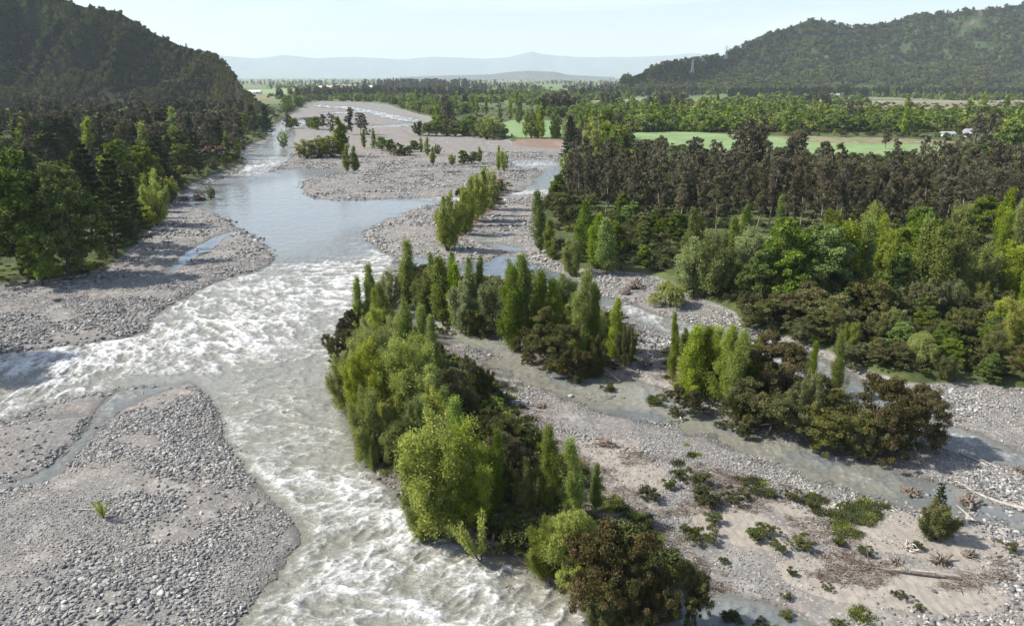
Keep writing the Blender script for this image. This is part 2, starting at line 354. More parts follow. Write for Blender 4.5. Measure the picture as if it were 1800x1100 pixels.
for P, k in FIELDS:
    s = sstep(-1.5, 1.5, sd(P, gx, gy, 30)); g1 = np.maximum(g1, s*(k == 1)); g2 = np.maximum(g2, s*(k == 2)); g3 = np.maximum(g3, s*(k == 3))
g1 = g1*(1-g3)
cattr(me, 'mask2', np.stack([g1, g2, g3], 1))
fattr(me, 'wet', np.clip(1-(gz-.02)/.16, 0, 1)*(Bd > -2))
tag(put('ground', me), kind='structure')

# water
FX, FY = [], []
for a in FOAM: x, y = gnd(a[0], a[1]); FX.append(x); FY.append(y)
def rapids(x, y):
    px, py = to_px(x, y, 0*x)
    num = 4e-2*.42; den = 4e-2
    for (cx, cyy, rx, ry, v) in FOAM:
        v = v if v < .15 else .21+.72*v
        w = np.exp(-((px-cx)/(rx*1.0))**2-((py-cyy)/(ry*1.1))**2); num = num+w*v; den = den+w
    return num/den
wm = (Wd > -1.6).reshape(nr, nc) | ((Sh > .02).reshape(nr, nc) & (Wd > -8).reshape(nr, nc))
wm &= (GY < 2500)
rp = rapids(gx, gy)*sstep(-1.5, 1.5, Wd)
rp = np.where(Sh > .5, rp*.8, rp)
# current direction field: control vectors in plan
FLOW = [(500,240,-.2,-1),(440,300,-.5,-1),(500,380,.25,-1),(560,420,.5,-1),(600,480,-.1,-1),(480,530,-.6,-.8),(300,620,-1,-.35),(80,670,-1,-.2),(500,680,.0,-1),(470,820,.25,-1),(560,900,.45,-1),(700,950,.6,-.8),(700,1080,.2,-1),(900,1040,.6,-.8),
        (920,300,-.5,-1),(960,490,.6,-.6),(1200,570,1,-.35),(1500,680,1,-.5),(1700,780,1,-.45),(900,620,.9,-.5),(1300,770,1,-.4),(1700,880,1,-.4)]
num = np.zeros((2,)+gx.shape); den = np.full(gx.shape, 1e-9)
px_, py_ = to_px(gx, gy, 0*gx)
for (cx, cyy, dx, dy) in FLOW:
    w = 1/(((px_-cx)/100)**2+((py_-cyy)/55)**2+.3)**2; L = math.hypot(dx, dy)
    num[0] += w*dx/L; num[1] += w*dy/L; den += w
num /= den; nl = np.hypot(*num)+1e-6; dx, dy = num/nl
# smooth potential-like coordinates: rotate locally, waves run across the current
ang = np.arctan2(dy, dx)
k = [0, -pi/4, -pi/2, -3*pi/4, -pi]
wsum = np.zeros(gx.shape); hw = np.zeros(gx.shape)
for th in k:
    w = np.maximum(0, 1-np.abs((ang-th+pi) % (2*pi)-pi)/(pi/4))
    u = gx*cos(th)+gy*sin(th); v = -gx*sin(th)+gy*cos(th)
    a = fbm(u, v*.5, 2.4, 3, 51); r1 = 1-np.abs(2*a-1)
    a2 = fbm(u, v*.55, .9, 2, 61); r2 = 1-np.abs(2*a2-1)
    hw += w*(r1**2*.65+r2**2*.35); wsum += w
hw = hw/np.maximum(wsum, 1e-6)
wz = (hw-.45)*(.08+.85*rp)*np.clip(Wd/1.5, .08, 1)
keep = wm.ravel(); idx = np.full(nr*nc, -1); 
fc = gridfaces(nr, nc); fc = fc[keep[fc].all(1)]
used = np.zeros(nr*nc, bool); used[fc.ravel()] = True; idx[used] = np.arange(used.sum())
me = new_mesh('water', np.stack([gx, gy, wz], 1)[used], idx[fc], water_material(), True)
fattr(me, 'rapid', rp[used]); fattr(me, 'crest', ((hw-.4)*2*rp)[used])
clear = np.zeros(gx.shape)  # mask of clear side water and of the painted sky-reflection blue
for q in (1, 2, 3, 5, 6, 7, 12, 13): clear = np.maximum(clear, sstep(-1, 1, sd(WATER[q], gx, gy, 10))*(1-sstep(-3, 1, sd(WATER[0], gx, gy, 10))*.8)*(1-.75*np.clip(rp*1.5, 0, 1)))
clear = np.maximum(clear, .38*sstep(330, 300, np.abs(py_-380)*3.4+np.abs(px_-530)*.8))  # calm reach of the main river: sky reflection put in as blue colour
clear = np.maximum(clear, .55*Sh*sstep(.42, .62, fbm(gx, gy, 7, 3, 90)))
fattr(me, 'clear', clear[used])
fattr(me, 'depth', np.clip(Wd*(1-.7*Sh), 0, 9)[used])
a = me.attributes.new('flow', 'FLOAT_VECTOR', 'POINT')
a.data.foreach_set('vector', np.stack([gx*.62, gy, 0*gx], 1)[used].astype(np.float32).ravel())
tag(put('water', me), kind='structure')
WATERMASK = None

# ------------------------------------------------------------------ hills and far mountains
def hill_material(name, dark, light, bare, bare_amt):
    m, nt, n, l, b = mat(name)
    geo = n.new('ShaderNodeNewGeometry'); pos = geo.outputs['Position']
    a = noise(n, l, pos, .035, 7, .65); c = noise(n, l, pos, .006, 5, .6)
    col = mixc(n, l, rng_(n, l, a.outputs['Fac'], .38, .62), dark, light)
    bm = attr(n, 'bare').outputs['Fac']
    f = rng_(n, l, math_(n, l, 'ADD', bm, math_(n, l, 'MULTIPLY', c.outputs['Fac'], .6)), 1.0-bare_amt, 1.25-bare_amt)
    d = noise(n, l, pos, .09, 6, .7)
    col = mixc(n, l, f, col, mixc(n, l, rng_(n, l, d.outputs['Fac'], .4, .6), bare, tuple(.6*q for q in bare)))
    l.new(col, b.inputs['Base Color']); b.inputs['Specular IOR Level'].default_value = 0; b.inputs['Roughness'].default_value = 1
    bp = n.new('ShaderNodeBump'); bp.inputs['Strength'].default_value = .3; bp.inputs['Distance'].default_value = 5.0
    l.new(a.outputs['Fac'], bp.inputs['Height']); l.new(bp.outputs[0], b.inputs['Normal'])
    return m
def hill(name, crest, base, m, ns=420, nu=150, rav=.34, rsc=90, seed=3, power=.75, back=1.0, spur=0.0):
    """crest: (px, py, distance) along the skyline; base: distance of the foot at each crest point"""
    P = np.array([(*at_depth(px, py, Y), Y) for px, py, Y in crest]); base = np.array(base, float)
    s0 = np.concatenate([[0], np.cumsum(np.hypot(np.diff(P[:, 0]), np.diff(P[:, 2])))])
    s = np.linspace(0, s0[-1], ns)
    X = np.interp(s, s0, P[:, 0]); Z = np.maximum(np.interp(s, s0, P[:, 1]), .5); Y = np.interp(s, s0, P[:, 2]); B = np.interp(s, s0, base)
    Z = Z+(fbm(s, s*0, rsc*.5, 4, seed+9)-.5)*.10*Z
    u = np.concatenate([np.linspace(0, 1, nu), np.linspace(1, 2, nu//3)[1:]])
    U, SS = np.meshgrid(u, s, indexing='ij')
    k = np.where(U <= 1, (B+(Y-B)*U)/Y, 1+(U-1)*back*(Y-B)/Y*1.3)
    x, y = X*k, Y*k
    prof = np.where(U <= 1, np.clip(U, 0, 1)**power*(.55+.45*sstep(0, 1, U)), 1-sstep(0, 1, U-1))
    wx = x+(fbm(x, y, 160, 3, seed)-.5)*120
    r = 1-np.abs(2*fbm(wx, y*.45, rsc, 5, seed+1)-1)
    r2 = fbm(x, y, 26, 4, seed+5)-.5
    env = np.clip(4*np.clip(U, 0, 1)*(1-np.clip(U, 0, 1)), 0, 1)+.25*(U > 1)
    z = Z*prof*(1+rav*(.6-r)*2*env)+r2*14*np.clip(env*1.3+.15, 0, 1)*np.clip(Z/60, 0, 1)-1.5*(U < .02)
    me = new_mesh(name, np.stack([x.ravel(), y.ravel(), z.ravel()], 1), gridfaces(*U.shape), m, True)
    gyz, gxz = np.gradient(z); 
    sl = np.hypot(np.gradient(z, axis=0)/np.maximum(np.hypot(np.gradient(x, axis=0), np.gradient(y, axis=0)), .1), 0)
    bare = np.clip((sl-.75)*.8, 0, .7)+sstep(.62, .9, fbm(wx, y, 130, 4, seed+20))*.9
    qx, qy = to_px(x, y, z); rockf = (np.exp(-(((qx-185)/50)**2+((qy-168)/24)**2)**2)+np.exp(-(((qx-418)/20)**2+((qy-165)/32)**2)**2))*(x < 0)*(U < 1)
    bare = bare*(0.25 if x.max() < 400 and spur == 0 else 1)+1.1*rockf+spur*sstep(.955, .99, 1-np.abs(2*fbm(wx+60, y*.5, rsc*1.3, 3, seed+1)-1))*.75
    fattr(me, 'bare', bare.ravel())
    tag(put(name, me), kind='structure')
    return x, y, z, bare, U
HL = hill('hill', [(-900,-260,1300),(-500,-200,1250),(-200,-110,1200),(0,-40,1150),(120,0,1120),(150,15,1120),(200,22,1100),(240,40,1080),(280,66,1060),(320,84,1050),(370,95,1020),(395,114,980),(415,140,940),(430,163,900),(452,183,860),(470,198,830),(512,214,800)],
          [960,960,965,985,970,975,965,955,960,965,945,920,900,875,848,826,797], hill_material('wooded_dark_hillside', (.014, .022, .010), (.038, .046, .018), (.05, .045, .038), .10), seed=3, rsc=75, rav=1.0, power=.60)
HR = hill('hill', [(1095,139,1750),(1120,131,1800),(1160,116,1900),(1215,108,2050),(1250,106,2150),(1272,100,2200),(1320,76,2350),(1370,51,2450),(1420,38,2500),(1460,41,2500),(1500,50,2500),(1560,39,2550),(1620,29,2550),(1660,21,2600),(1700,20,2600),(1750,17,2600),(1800,6,2650),(1950,-25,2700),(2200,-60,2800),(2700,-60,2900)],
          [1640,1680,1720,1780,1800,1820,1840,1860,1880,1880,1880,1880,1900,1900,1900,1900,1900,1900,1900,1900], hill_material('wooded_hillside', (.022, .035, .016), (.06, .078, .035), (.15, .125, .08), .12), ns=560, nu=190, rsc=230, rav=.85, seed=12, power=.85, spur=1.0)
mm, nt, n, l, b = mat('far_mountain_slopes'); b.inputs['Base Color'].default_value = (.10, .12, .10, 1); b.inputs['Roughness'].default_value = 1
hill('mountains', [(-600,118,24000),(100,105,24000),(380,97,24000),(450,103,24000),(500,97,24000),(560,104,24000),(620,100,24000),(700,104,24000),(760,100,24000),(850,104,24000),(895,100,24000),(918,94,24000),(936,90,24000),(952,95,24000),(975,98,24000),(1020,100,24000),(1100,101,24000),(1180,97,24000),(1215,95,24000),(1260,98,24000),(1400,95,24000),(2400,110,24000)], [21000]*22, mm, ns=900, nu=60, rsc=1800, rav=.4, seed=30)
hill('mountains', [(700,136,8600),(780,133,8600),(860,131,8500),(895,127,8500),(930,125,8500),(975,127,8500),(1000,132,8600),(1080,136,8600)], [8000]*8, mm, ns=200, nu=30, rsc=500, rav=.2, seed=33)

# ------------------------------------------------------------------ air
hz = bpy.data.materials.new('hazy_air'); hz.use_nodes = True; n = hz.node_tree.nodes; n.clear()
out = n.new('ShaderNodeOutputMaterial'); pv = n.new('ShaderNodeVolumePrincipled')
pv.inputs['Color'].default_value = (.80, .90, 1.0, 1); pv.inputs['Density'].default_value = 5.5e-5; pv.inputs['Anisotropy'].default_value = 0.0
hz.node_tree.links.new(pv.outputs[0], out.inputs['Volume'])
x0, x1, y0, y1, z0, z1 = -75000, 75000, -300, 72000, -8, 1150
V = [(x, y, z) for z in (z0, z1) for y in (y0, y1) for x in (x0, x1)]
me = new_mesh('haze', V, [(0, 2, 3, 1), (4, 5, 7, 6), (0, 1, 5, 4), (2, 6, 7, 3), (0, 4, 6, 2), (1, 3, 7, 5)], hz)
tag(put('haze', me), kind='stuff')

# ------------------------------------------------------------------ scattering for what nobody could count
def scatter(name, pts, scl, rot, variants, idx=None, label=None):
    coll = bpy.data.collections.new(name+'_kinds')
    for i, v in enumerate(variants):
        o = bpy.data.objects.new('%s_kind_%02d' % (name, i), v); coll.objects.link(o)
    N = len(pts); me = bpy.data.meshes.new(name); me.vertices.add(N); me.vertices.foreach_set('co', np.asarray(pts, np.float32).ravel())
    scl = np.asarray(scl, np.float32); scl = np.repeat(scl[:, None], 3, 1) if scl.ndim == 1 else scl
    a = me.attributes.new('scl', 'FLOAT_VECTOR', 'POINT'); a.data.foreach_set('vector', scl.ravel())
    a = me.attributes.new('rot', 'FLOAT_VECTOR', 'POINT'); a.data.foreach_set('vector', np.asarray(rot, np.float32).ravel())
    a = me.attributes.new('pick', 'INT', 'POINT'); a.data.foreach_set('value', np.asarray(idx if idx is not None else RNG.integers(0, len(variants), N), np.int32))
    ng = bpy.data.node_groups.new(name+'_scatter', 'GeometryNodeTree')
    ng.interface.new_socket('Geometry', in_out='INPUT', socket_type='NodeSocketGeometry'); ng.interface.new_socket('Geometry', in_out='OUTPUT', socket_type='NodeSocketGeometry')
    N_, L_ = ng.nodes, ng.links
    gi, go = N_.new('NodeGroupInput'), N_.new('NodeGroupOutput'); ip = N_.new('GeometryNodeInstanceOnPoints'); ci = N_.new('GeometryNodeCollectionInfo')
    ci.inputs['Collection'].default_value = coll; ci.inputs['Separate Children'].default_value = True; ci.inputs['Reset Children'].default_value = True
    ip.inputs['Pick Instance'].default_value = True
    def na(nm, t):
        q = N_.new('GeometryNodeInputNamedAttribute'); q.data_type = t; q.inputs['Name'].default_value = nm; return q.outputs['Attribute']
    e = N_.new('FunctionNodeEulerToRotation'); L_.new(na('rot', 'FLOAT_VECTOR'), e.inputs[0])
    L_.new(gi.outputs[0], ip.inputs['Points']); L_.new(ci.outputs[0], ip.inputs['Instance']); L_.new(na('pick', 'INT'), ip.inputs['Instance Index'])
    L_.new(e.outputs[0], ip.inputs['Rotation']); L_.new(na('scl', 'FLOAT_VECTOR'), ip.inputs['Scale']); L_.new(ip.outputs[0], go.inputs[0])
    o = put(name, me); md = o.modifiers.new('scatter', 'NODES'); md.node_group = ng
    return tag(o, label, None, None, 'stuff')

# ------------------------------------------------------------------ cobbles: real stones on the near and middle bars
sm_, nt, n, l, b = mat('river_cobble')
oi = n.new('ShaderNodeObjectInfo'); r = ramp(n, [(0, (.11, .115, .12)), (.2, (.20, .20, .20)), (.45, (.29, .285, .275)), (.68, (.37, .34, .32)), (.85, (.44, .415, .39)), (.97, (.55, .53, .51)), (1, (.68, .66, .64))])
l.new(oi.outputs['Random'], r.inputs[0])
geo = n.new('ShaderNodeNewGeometry'); nn = noise(n, l, geo.outputs['Position'], 9, 4)
sz = n.new('ShaderNodeSeparateXYZ'); l.new(geo.outputs['Position'], sz.inputs[0])
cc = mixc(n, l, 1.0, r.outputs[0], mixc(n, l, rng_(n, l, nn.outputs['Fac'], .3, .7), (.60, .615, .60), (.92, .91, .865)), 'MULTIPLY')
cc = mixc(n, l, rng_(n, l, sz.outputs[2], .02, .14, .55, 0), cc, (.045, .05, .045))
l.new(cc, b.inputs['Base Color'])
def rock(seed, sub=2):
    import bmesh
    bm = bmesh.new(); bmesh.ops.create_icosphere(bm, subdivisions=sub, radius=.5); rg = np.random.default_rng(seed)
    cuts = [(rg.normal(size=3), rg.uniform(.26, .42)) for _ in range(7)]
    sx, sy, szz = 1, rg.uniform(.6, .9), rg.uniform(.42, .65)
    for v in bm.verts:
        p = np.array(v.co)
        for d, q in cuts:
            d = d/np.linalg.norm(d); t = p@d
            if t > q: p = p-d*(t-q)*.85
        v.co = (p[0]*sx, p[1]*sy, p[2]*szz)
    for f in bm.faces: f.smooth = sub > 1
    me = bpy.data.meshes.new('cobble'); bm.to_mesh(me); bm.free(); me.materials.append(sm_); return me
rocks = [rock(i, 2 if i < 3 else 1) for i in range(8)]
def fine_at(x, y):
    f = np.zeros(x.shape)
    for P in FINE: f = np.maximum(f, sstep(-1.5, 2, sd(P, x, y, 8)))
    for P in SAND: f = np.maximum(f, 1.0*sstep(-3, 2, sd(P, x, y, 8)))
    return f
def stones(n_try, ylo, yhi, smin, smax, pw, seed):
    rg = np.random.default_rng(seed)
    # even density over the ground between two distances
    Y = np.sqrt(rg.uniform(ylo**2, yhi**2, n_try)); X = rg.uniform(-.92, 1.0, n_try)*(Y*cos(PITCH)+12)
    f = fields(X, Y); Wx, Bx, Ix, Sx = f
    fine = fine_at(X, Y); pn = fbm(X, Y, 6, 4, 70)
    prob = np.where(Wx < .15, 1.0, np.where(Sx > .5, .14+.4*np.exp(-Wx/1.5), .95*np.exp(-Wx/1.0)))
    prob = prob*np.where(Bx > -1, 1, .0)*(1-.95*fine)*sstep(.30, .52, pn+.12*(rg.random(n_try)-.5))
    prob = prob*np.where(Ix > 1, .25, 1)
    z = height(X, Y, f)
    s = (smin+(smax-smin)*rg.random(n_try)**pw)*(.62+.95*sstep(.35, .68, fbm(X, Y, 11, 3, 77)))
    k = (rg.random(n_try) < prob) & (z > -.5*s)
    X, Y, z, s = X[k], Y[k], z[k], s[k]
    N = len(X); sc = np.stack([s*rg.uniform(.8, 1.25, N), s*rg.uniform(.8, 1.2, N), s*rg.uniform(.7, 1.1, N)], 1)
    rot = np.stack([rg.normal(0, .25, N), rg.normal(0, .25, N), rg.uniform(0, 6.28, N)], 1)
    return np.stack([X, Y, z+.10*s], 1), sc, rot
A_ = [stones(300000, 44, 92, .10, .46, 2.8, 1), stones(200000, 90, 170, .18, .66, 2.6, 2), stones(200000, 165, 420, .35, 1.05, 2.2, 3)]
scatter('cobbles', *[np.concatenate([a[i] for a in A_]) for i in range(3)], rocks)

# ------------------------------------------------------------------ foliage
def leaf_material(name, a, b_, c_, trans=.28, grey=0.0):
    m = bpy.data.materials.new(name); m.use_nodes = True; n = m.node_tree.nodes; l = m.node_tree.links; n.clear()
    out = n.new('ShaderNodeOutputMaterial'); df = n.new('ShaderNodeBsdfDiffuse'); tr = n.new('ShaderNodeBsdfTranslucent'); ms = n.new('ShaderNodeMixShader')
    t = attr(n, 'tint').outputs['Fac']; oi = n.new('ShaderNodeObjectInfo')
    r = ramp(n, [(0, a), (.5, b_), (1, c_)]); l.new(t, r.inputs[0])
    hs = n.new('ShaderNodeHueSaturation'); l.new(r.outputs[0], hs.inputs['Color'])
    l.new(rng_(n, l, oi.outputs['Random'], 0, 1, .487, .512, False), hs.inputs['Hue'])
    sv = math_(n, l, 'FRACT', math_(n, l, 'MULTIPLY', oi.outputs['Random'], 7.13)); l.new(rng_(n, l, sv, 0, 1, .72, 1.28, False), hs.inputs['Value'])
    sw = math_(n, l, 'FRACT', math_(n, l, 'MULTIPLY', oi.outputs['Random'], 13.7)); l.new(rng_(n, l, sw, 0, 1, .8, 1.1, False), hs.inputs['Saturation'])
    l.new(hs.outputs[0], df.inputs['Color']); l.new(hs.outputs[0], tr.inputs['Color']); ms.inputs[0].default_value = trans
    l.new(df.outputs[0], ms.inputs[1]); l.new(tr.outputs[0], ms.inputs[2]); l.new(ms.outputs[0], out.inputs['Surface'])
    return m
def bark_material(name, c1, c2):
    m, nt, n, l, b = mat(name); geo = n.new('ShaderNodeNewGeometry'); q = noise(n, l, geo.outputs['Position'], 2.5, 5, .7)
    l.new(mixc(n, l, rng_(n, l, q.outputs['Fac'], .35, .65), c1, c2), b.inputs['Base Color']); return m
ML = dict(
 poplar=leaf_material('poplar_leaves', (.095, .15, .02), (.235, .305, .042), (.37, .42, .085), .42),
 willow=leaf_material('willow_leaves', (.14, .18, .026), (.285, .33, .052), (.44, .46, .11), .42),
 pale=leaf_material('silver_willow_leaves', (.14, .175, .055), (.25, .295, .10), (.38, .42, .16), .38),
 broad=leaf_material('broadleaf_leaves', (.058, .105, .015), (.155, .22, .032), (.29, .345, .065), .36),
 acacia=leaf_material('acacia_leaves', (.045, .058, .018), (.125, .135, .042), (.24, .23, .085), .18),
 rust=leaf_material('acacia_seed_pods', (.038, .046, .015), (.10, .094, .036), (.205, .15, .075), .12),
 pine=leaf_material('pine_needles', (.016, .030, .012), (.036, .058, .022), (.065, .09, .036), .10),
 euc=leaf_material('eucalyptus_leaves', (.046, .046, .024), (.112, .104, .058), (.235, .212, .125), .15),
 shrub=leaf_material('shrub_leaves', (.05, .062, .018), (.09, .105, .032), (.15, .155, .06), .2))
BK = dict(pale=bark_material('pale_bark', (.20, .17, .14), (.36, .32, .27)), dark=bark_material('dark_bark', (.05, .04, .032), (.12, .095, .075)))

def norm(a): return a/np.maximum(np.linalg.norm(a, axis=-1, keepdims=True), 1e-9)
def leaves(rg, C, A, L, wid, tint):
    """kite-shaped leaf sprays: C centres, A long axes, L lengths, wid width ratio"""
    N = len(C); A = norm(A); B = norm(np.cross(A, rg.normal(size=(N, 3)))); L = L[:, None]
    Nn = np.cross(A, B)
    V = np.stack([C-A*L*.5, C+B*L*wid*.5+A*L*.08+Nn*L*.10, C+A*L*.5, C-B*L*wid*.5+A*L*.08+Nn*L*.10], 1).reshape(-1, 3)
    return V, np.arange(N*4).reshape(N, 4), tint
def crown_mesh(name, parts, m):
    V = np.concatenate([p[0] for p in parts]); k = 0; Fs = []
    for p in parts: Fs.append(p[1]+k); k += len(p[0])
    me = new_mesh(name, V, np.concatenate(Fs), m); fattr(me, 'tint', np.clip(np.concatenate([p[2] for p in parts]), 0, 1), 'FACE'); return me
def tube(path, r0, r1, sides=6):
    path = np.asarray(path, float); n = len(path); t = np.gradient(path, axis=0); t = norm(t)
    ref = np.array([.3, .9, .2]); u = norm(np.cross(t, ref)); v = np.cross(t, u)
    rr = np.linspace(r0, r1, n)[:, None, None]; th = np.linspace(0, 2*pi, sides, endpoint=False)
    V = path[:, None, :]+rr*(u[:, None, :]*np.cos(th)[None, :, None]+v[:, None, :]*np.sin(th)[None, :, None])
    i = np.arange(n*sides).reshape(n, sides); j = np.roll(i, -1, 1)
    return V.reshape(-1, 3), np.stack([i[:-1], j[:-1], j[1:], i[1:]], -1).reshape(-1, 4)
def join_tubes(name, ts, m):
    V = np.concatenate([t[0] for t in ts]); k = 0; Fs = []
    for t in ts: Fs.append(t[1]+k); k += len(t[0])
    return new_mesh(name, V, np.concatenate(Fs), m, True)
def bend(rg, a, b, n=6, w=.06, up=0.0):
    a = np.asarray(a, float); b = np.asarray(b, float); t = np.linspace(0, 1, n)[:, None]; L = np.linalg.norm(b-a)
    off = rg.normal(size=3)*w*L; return a+(b-a)*t+off*np.sin(t*pi)+np.array([0, 0, up*L])*np.sin(t*pi)
def sph(rg, n): return norm(rg.normal(size=(n, 3)))

def clumps(rg, centers, radii, n, leaf, wid, droop, sub=14, subr=.38, flat=.8, outb=.6):
    """leaves gathered in sub-clumps over the surface of several lobes"""
    out = []; w = np.array([r**2 for r in radii]); w = w/w.sum()
    for c, r, q in zip(centers, radii, w):
        k = max(4, int(sub)); d = sph(rg, k); d[:, 2] = np.where(d[:, 2] < -.55, -d[:, 2], d[:, 2])
        sc = np.asarray(c)+d*r*rg.uniform(.55, 1.0, (k, 1))*np.array([1, 1, flat]); m = max(2, int(n*q/k))
        for s in sc:
            R = r*subr*rg.uniform(.7, 1.3); dd = sph(rg, m); rad = rg.random(m)**.45
            P = s+dd*(rad*R)[:, None]*np.array([1, 1, .75])
            A = dd*outb+rg.normal(size=(m, 3))*.6+np.array([0, 0, -droop])
            tt = np.clip(.5+rg.normal(0, .2, m)+rg.normal(0, .2), 0, 1)
            out.append(leaves(rg, P, A, leaf*rg.uniform(.6, 1.3, m), wid, tt))
    return out

def poplar(seed, lod=1.0, h=14.0):
    rg = np.random.default_rng(seed); cr = []; tb = []; nst = rg.integers(1, 4) if seed % 3 else 1
    ls = .30*lod**-.5; W_ = rg.uniform(.10, .16)*h
    stems = [(np.zeros(3), h, 1.0)]
    for k in range(nst): a = rg.uniform(0, 2*pi); stems.append((np.array([cos(a), sin(a), 0])*W_*rg.uniform(.5, .8), h*rg.uniform(.6, .88), .7))
    for base, H, ww in stems:
        lean = rg.normal(0, .02, 3)*H; top = base+np.array([lean[0], lean[1], H])
        tb.append(tube(bend(rg, base*.3, top, 8, .008), .16*ww*h/14, .02, 6))
        nb = int(30*ww*(1 if lod > .5 else .7))
        for j in range(nb):
            f = .10+.88*j/nb+rg.normal(0, .012); p = base*.3*(1-f)+top*f*1.0; p = base*(f)+np.array([lean[0]*f, lean[1]*f, H*f])
            prof = min(1, (f/.22))**.6*(1-max(0, (f-.22)/.78)**.85)*rg.uniform(.7, 1.25)+.07
            a = rg.uniform(0, 2*pi); Ln = H*.15*rg.uniform(.6, 1.5)*(.4+.6*prof); out_ = W_*ww*prof*rg.uniform(.6, 1.15)
            q = p+np.array([cos(a)*out_, sin(a)*out_, Ln])
            if q[2] > H*1.02: q[2] = H*1.02
            if lod > .5 and j % 3 == 0: tb.append(tube(bend(rg, p, q, 4, .06), .04, .012, 4))
            m = int(240*lod); t = rg.random(m)**.8
            P = p+(q-p)*t[:, None]+np.array([cos(a), sin(a), 0])*(np.sin(t*pi)*out_*.25)[:, None]+rg.normal(0, 1, (m, 3))*np.array([.20, .20, .26])*(h/14)*rg.uniform(.8, 2.2)
            A = np.array([cos(a)*.4, sin(a)*.4, 1.1])+rg.normal(size=(m, 3))*.75
            cr.append(leaves(rg, P, A, ls*rg.uniform(.6, 1.3, m), .62, np.clip(.5+rg.normal(0, .22, m)+rg.normal(0, .1), 0, 1)))
    return crown_mesh('crown', cr, ML['poplar']), join_tubes('trunk', tb, BK['pale'])
def lobes(rg, n, h, w, z0=.42, z1=.86, r=.26):
    C, R = [], []
    for i in range(n):
        a = i*2.4+rg.uniform(-.5, .5); f = (i+.5)/n; zz = h*(z0+(z1-z0)*f**.8); rad = w*(1-.75*f**2)*rg.uniform(.55, 1.0)
        C.append(np.array([cos(a)*rad, sin(a)*rad, zz+rg.normal(0, .03)*h])); R.append(h*r*rg.uniform(.7, 1.15)*(1-.25*f))
    return C, R
def limbs(rg, C, h, n_trunk, r=.22, fork=.22, frac=.85):
    tb = []; forks = []
    for k in range(n_trunk):
        a = rg.uniform(0, 2*pi); f = np.array([cos(a)*.05*h, sin(a)*.05*h, 0])*(n_trunk > 1); top = f*1.5+np.array([rg.normal(0, .02)*h, rg.normal(0, .02)*h, h*fork*rg.uniform(.85, 1.2)])
        tb.append(tube(bend(rg, f*.4-np.array([0, 0, .4]), top, 5, .05), r*h/12*(1 if n_trunk == 1 else .7), r*h/12*.6, 7)); forks.append(top)
    for c in C:
        s = forks[rg.integers(len(forks))]; tb.append(tube(bend(rg, s, s+(np.asarray(c)-s)*frac, 6, .08, .06), r*h/12*.5, .03*h/12, 5))
    return tb
def willow(seed, lod=1.0, h=11.0, key='willow'):
    rg = np.random.default_rng(seed); C, R = lobes(rg, 12, h, .27*h, .16, .84, .19); ls = .36*lod**-.5; cr = []
    cr += clumps(rg, C, R, int(13000*lod), ls*.8, .5, .5, 15, .36, .9)
    ns = int(200*(lod if lod > .5 else .4)); 
    for j in range(ns):
        i = rg.integers(len(C)); d = sph(rg, 1)[0]; d[2] = abs(d[2])*.6; d = d/np.linalg.norm(d); s = C[i]+d*R[i]*.95
        L = rg.uniform(.08, .24)*h; m = int((34 if lod > .5 else 9)); t = np.linspace(0, 1, m)
        o = np.array([s[0], s[1], 0]); o = o/max(np.linalg.norm(o), .3)
        P = s+o*(L*.25*np.sin(t*1.6))[:, None]+np.array([0, 0, 1])*(-(t**1.4)*L+.12*L*np.sin(t*pi))[:, None]+rg.normal(0, .10, (m, 3))*(1+t[:, None])
        P[:, 2] = np.maximum(P[:, 2], .05*h)
        A = np.array([0, 0, -1.0])+o*.4*(1-t[:, None])+rg.normal(size=(m, 3))*.35
        cr.append(leaves(rg, P, A, ls*rg.uniform(.7, 1.4, m), .45, np.clip(.58+rg.normal(0, .2, m)+rg.normal(0, .13), 0, 1)))
    return crown_mesh('crown', cr, ML[key]), join_tubes('trunk', limbs(rg, C, h, 1+seed % 2, .26, .2), BK['dark'])
def plume(seed, lod=1.0, h=11.0, key='willow', fat=1.0):
    """several ascending stems, each a feathery plume"""
    rg = np.random.default_rng(seed+40); cr = []; tb = []; ls = .30*lod**-.5; n = int(rg.integers(8, 12)); Rm = rg.uniform(.22, .30)*h*fat
    for i in range(n):
        a = i*2.4+rg.uniform(-.5, .5); rad = Rm*((i+.3)/n)**.6; H = h*(1-.42*(rad/Rm)**2)*rg.uniform(.8, 1.02); tip = np.array([cos(a)*rad, sin(a)*rad, H])
        t = np.linspace(0, 1, 9)[:, None]; path = np.concatenate([tip[:2]*t**.75, H*t-.3*(t < .01)], 1)+rg.normal(0, .03, (9, 3))*t*h*.3; tb.append(tube(path, .14*h/11, .02, 6))
        nb = 15 if lod > .5 else 9
        for j in range(nb):
            f = .16+.84*(j+rg.random())/nb; k = min(7, int(f*8)); p = path[k]+(path[k+1]-path[k])*(f*8-k); b = a+rg.normal(0, 1.1)
            wd = h*.11*rg.uniform(.6, 1.4)*(1.15-.75*f); q = p+np.array([cos(b)*wd, sin(b)*wd, h*.10*rg.uniform(.5, 1.3)*(1 if f > .4 else .4)])
            if lod > .5 and j % 3 == 0: tb.append(tube(bend(rg, p, q, 4, .08), .035, .012, 4))
            m = int(125*lod); u = rg.random(m)**.7; P = p+(q-p)*u[:, None]+rg.normal(0, 1, (m, 3))*np.array([.24, .24, .30])*(h/11)*rg.uniform(.6, 1.5)
            P[:, 2] -= .35*u*u*rg.random(m)*h/11*2; A = np.array([cos(b)*.5, sin(b)*.5, .7])+rg.normal(size=(m, 3))*.7
            cr.append(leaves(rg, P, A, ls*rg.uniform(.5, 1.5, m), .42, np.clip(.52+rg.normal(0, .2, m)+rg.normal(0, .17), 0, 1)))
    return crown_mesh('crown', cr, ML[key]), join_tubes('trunk', tb, BK['dark'])
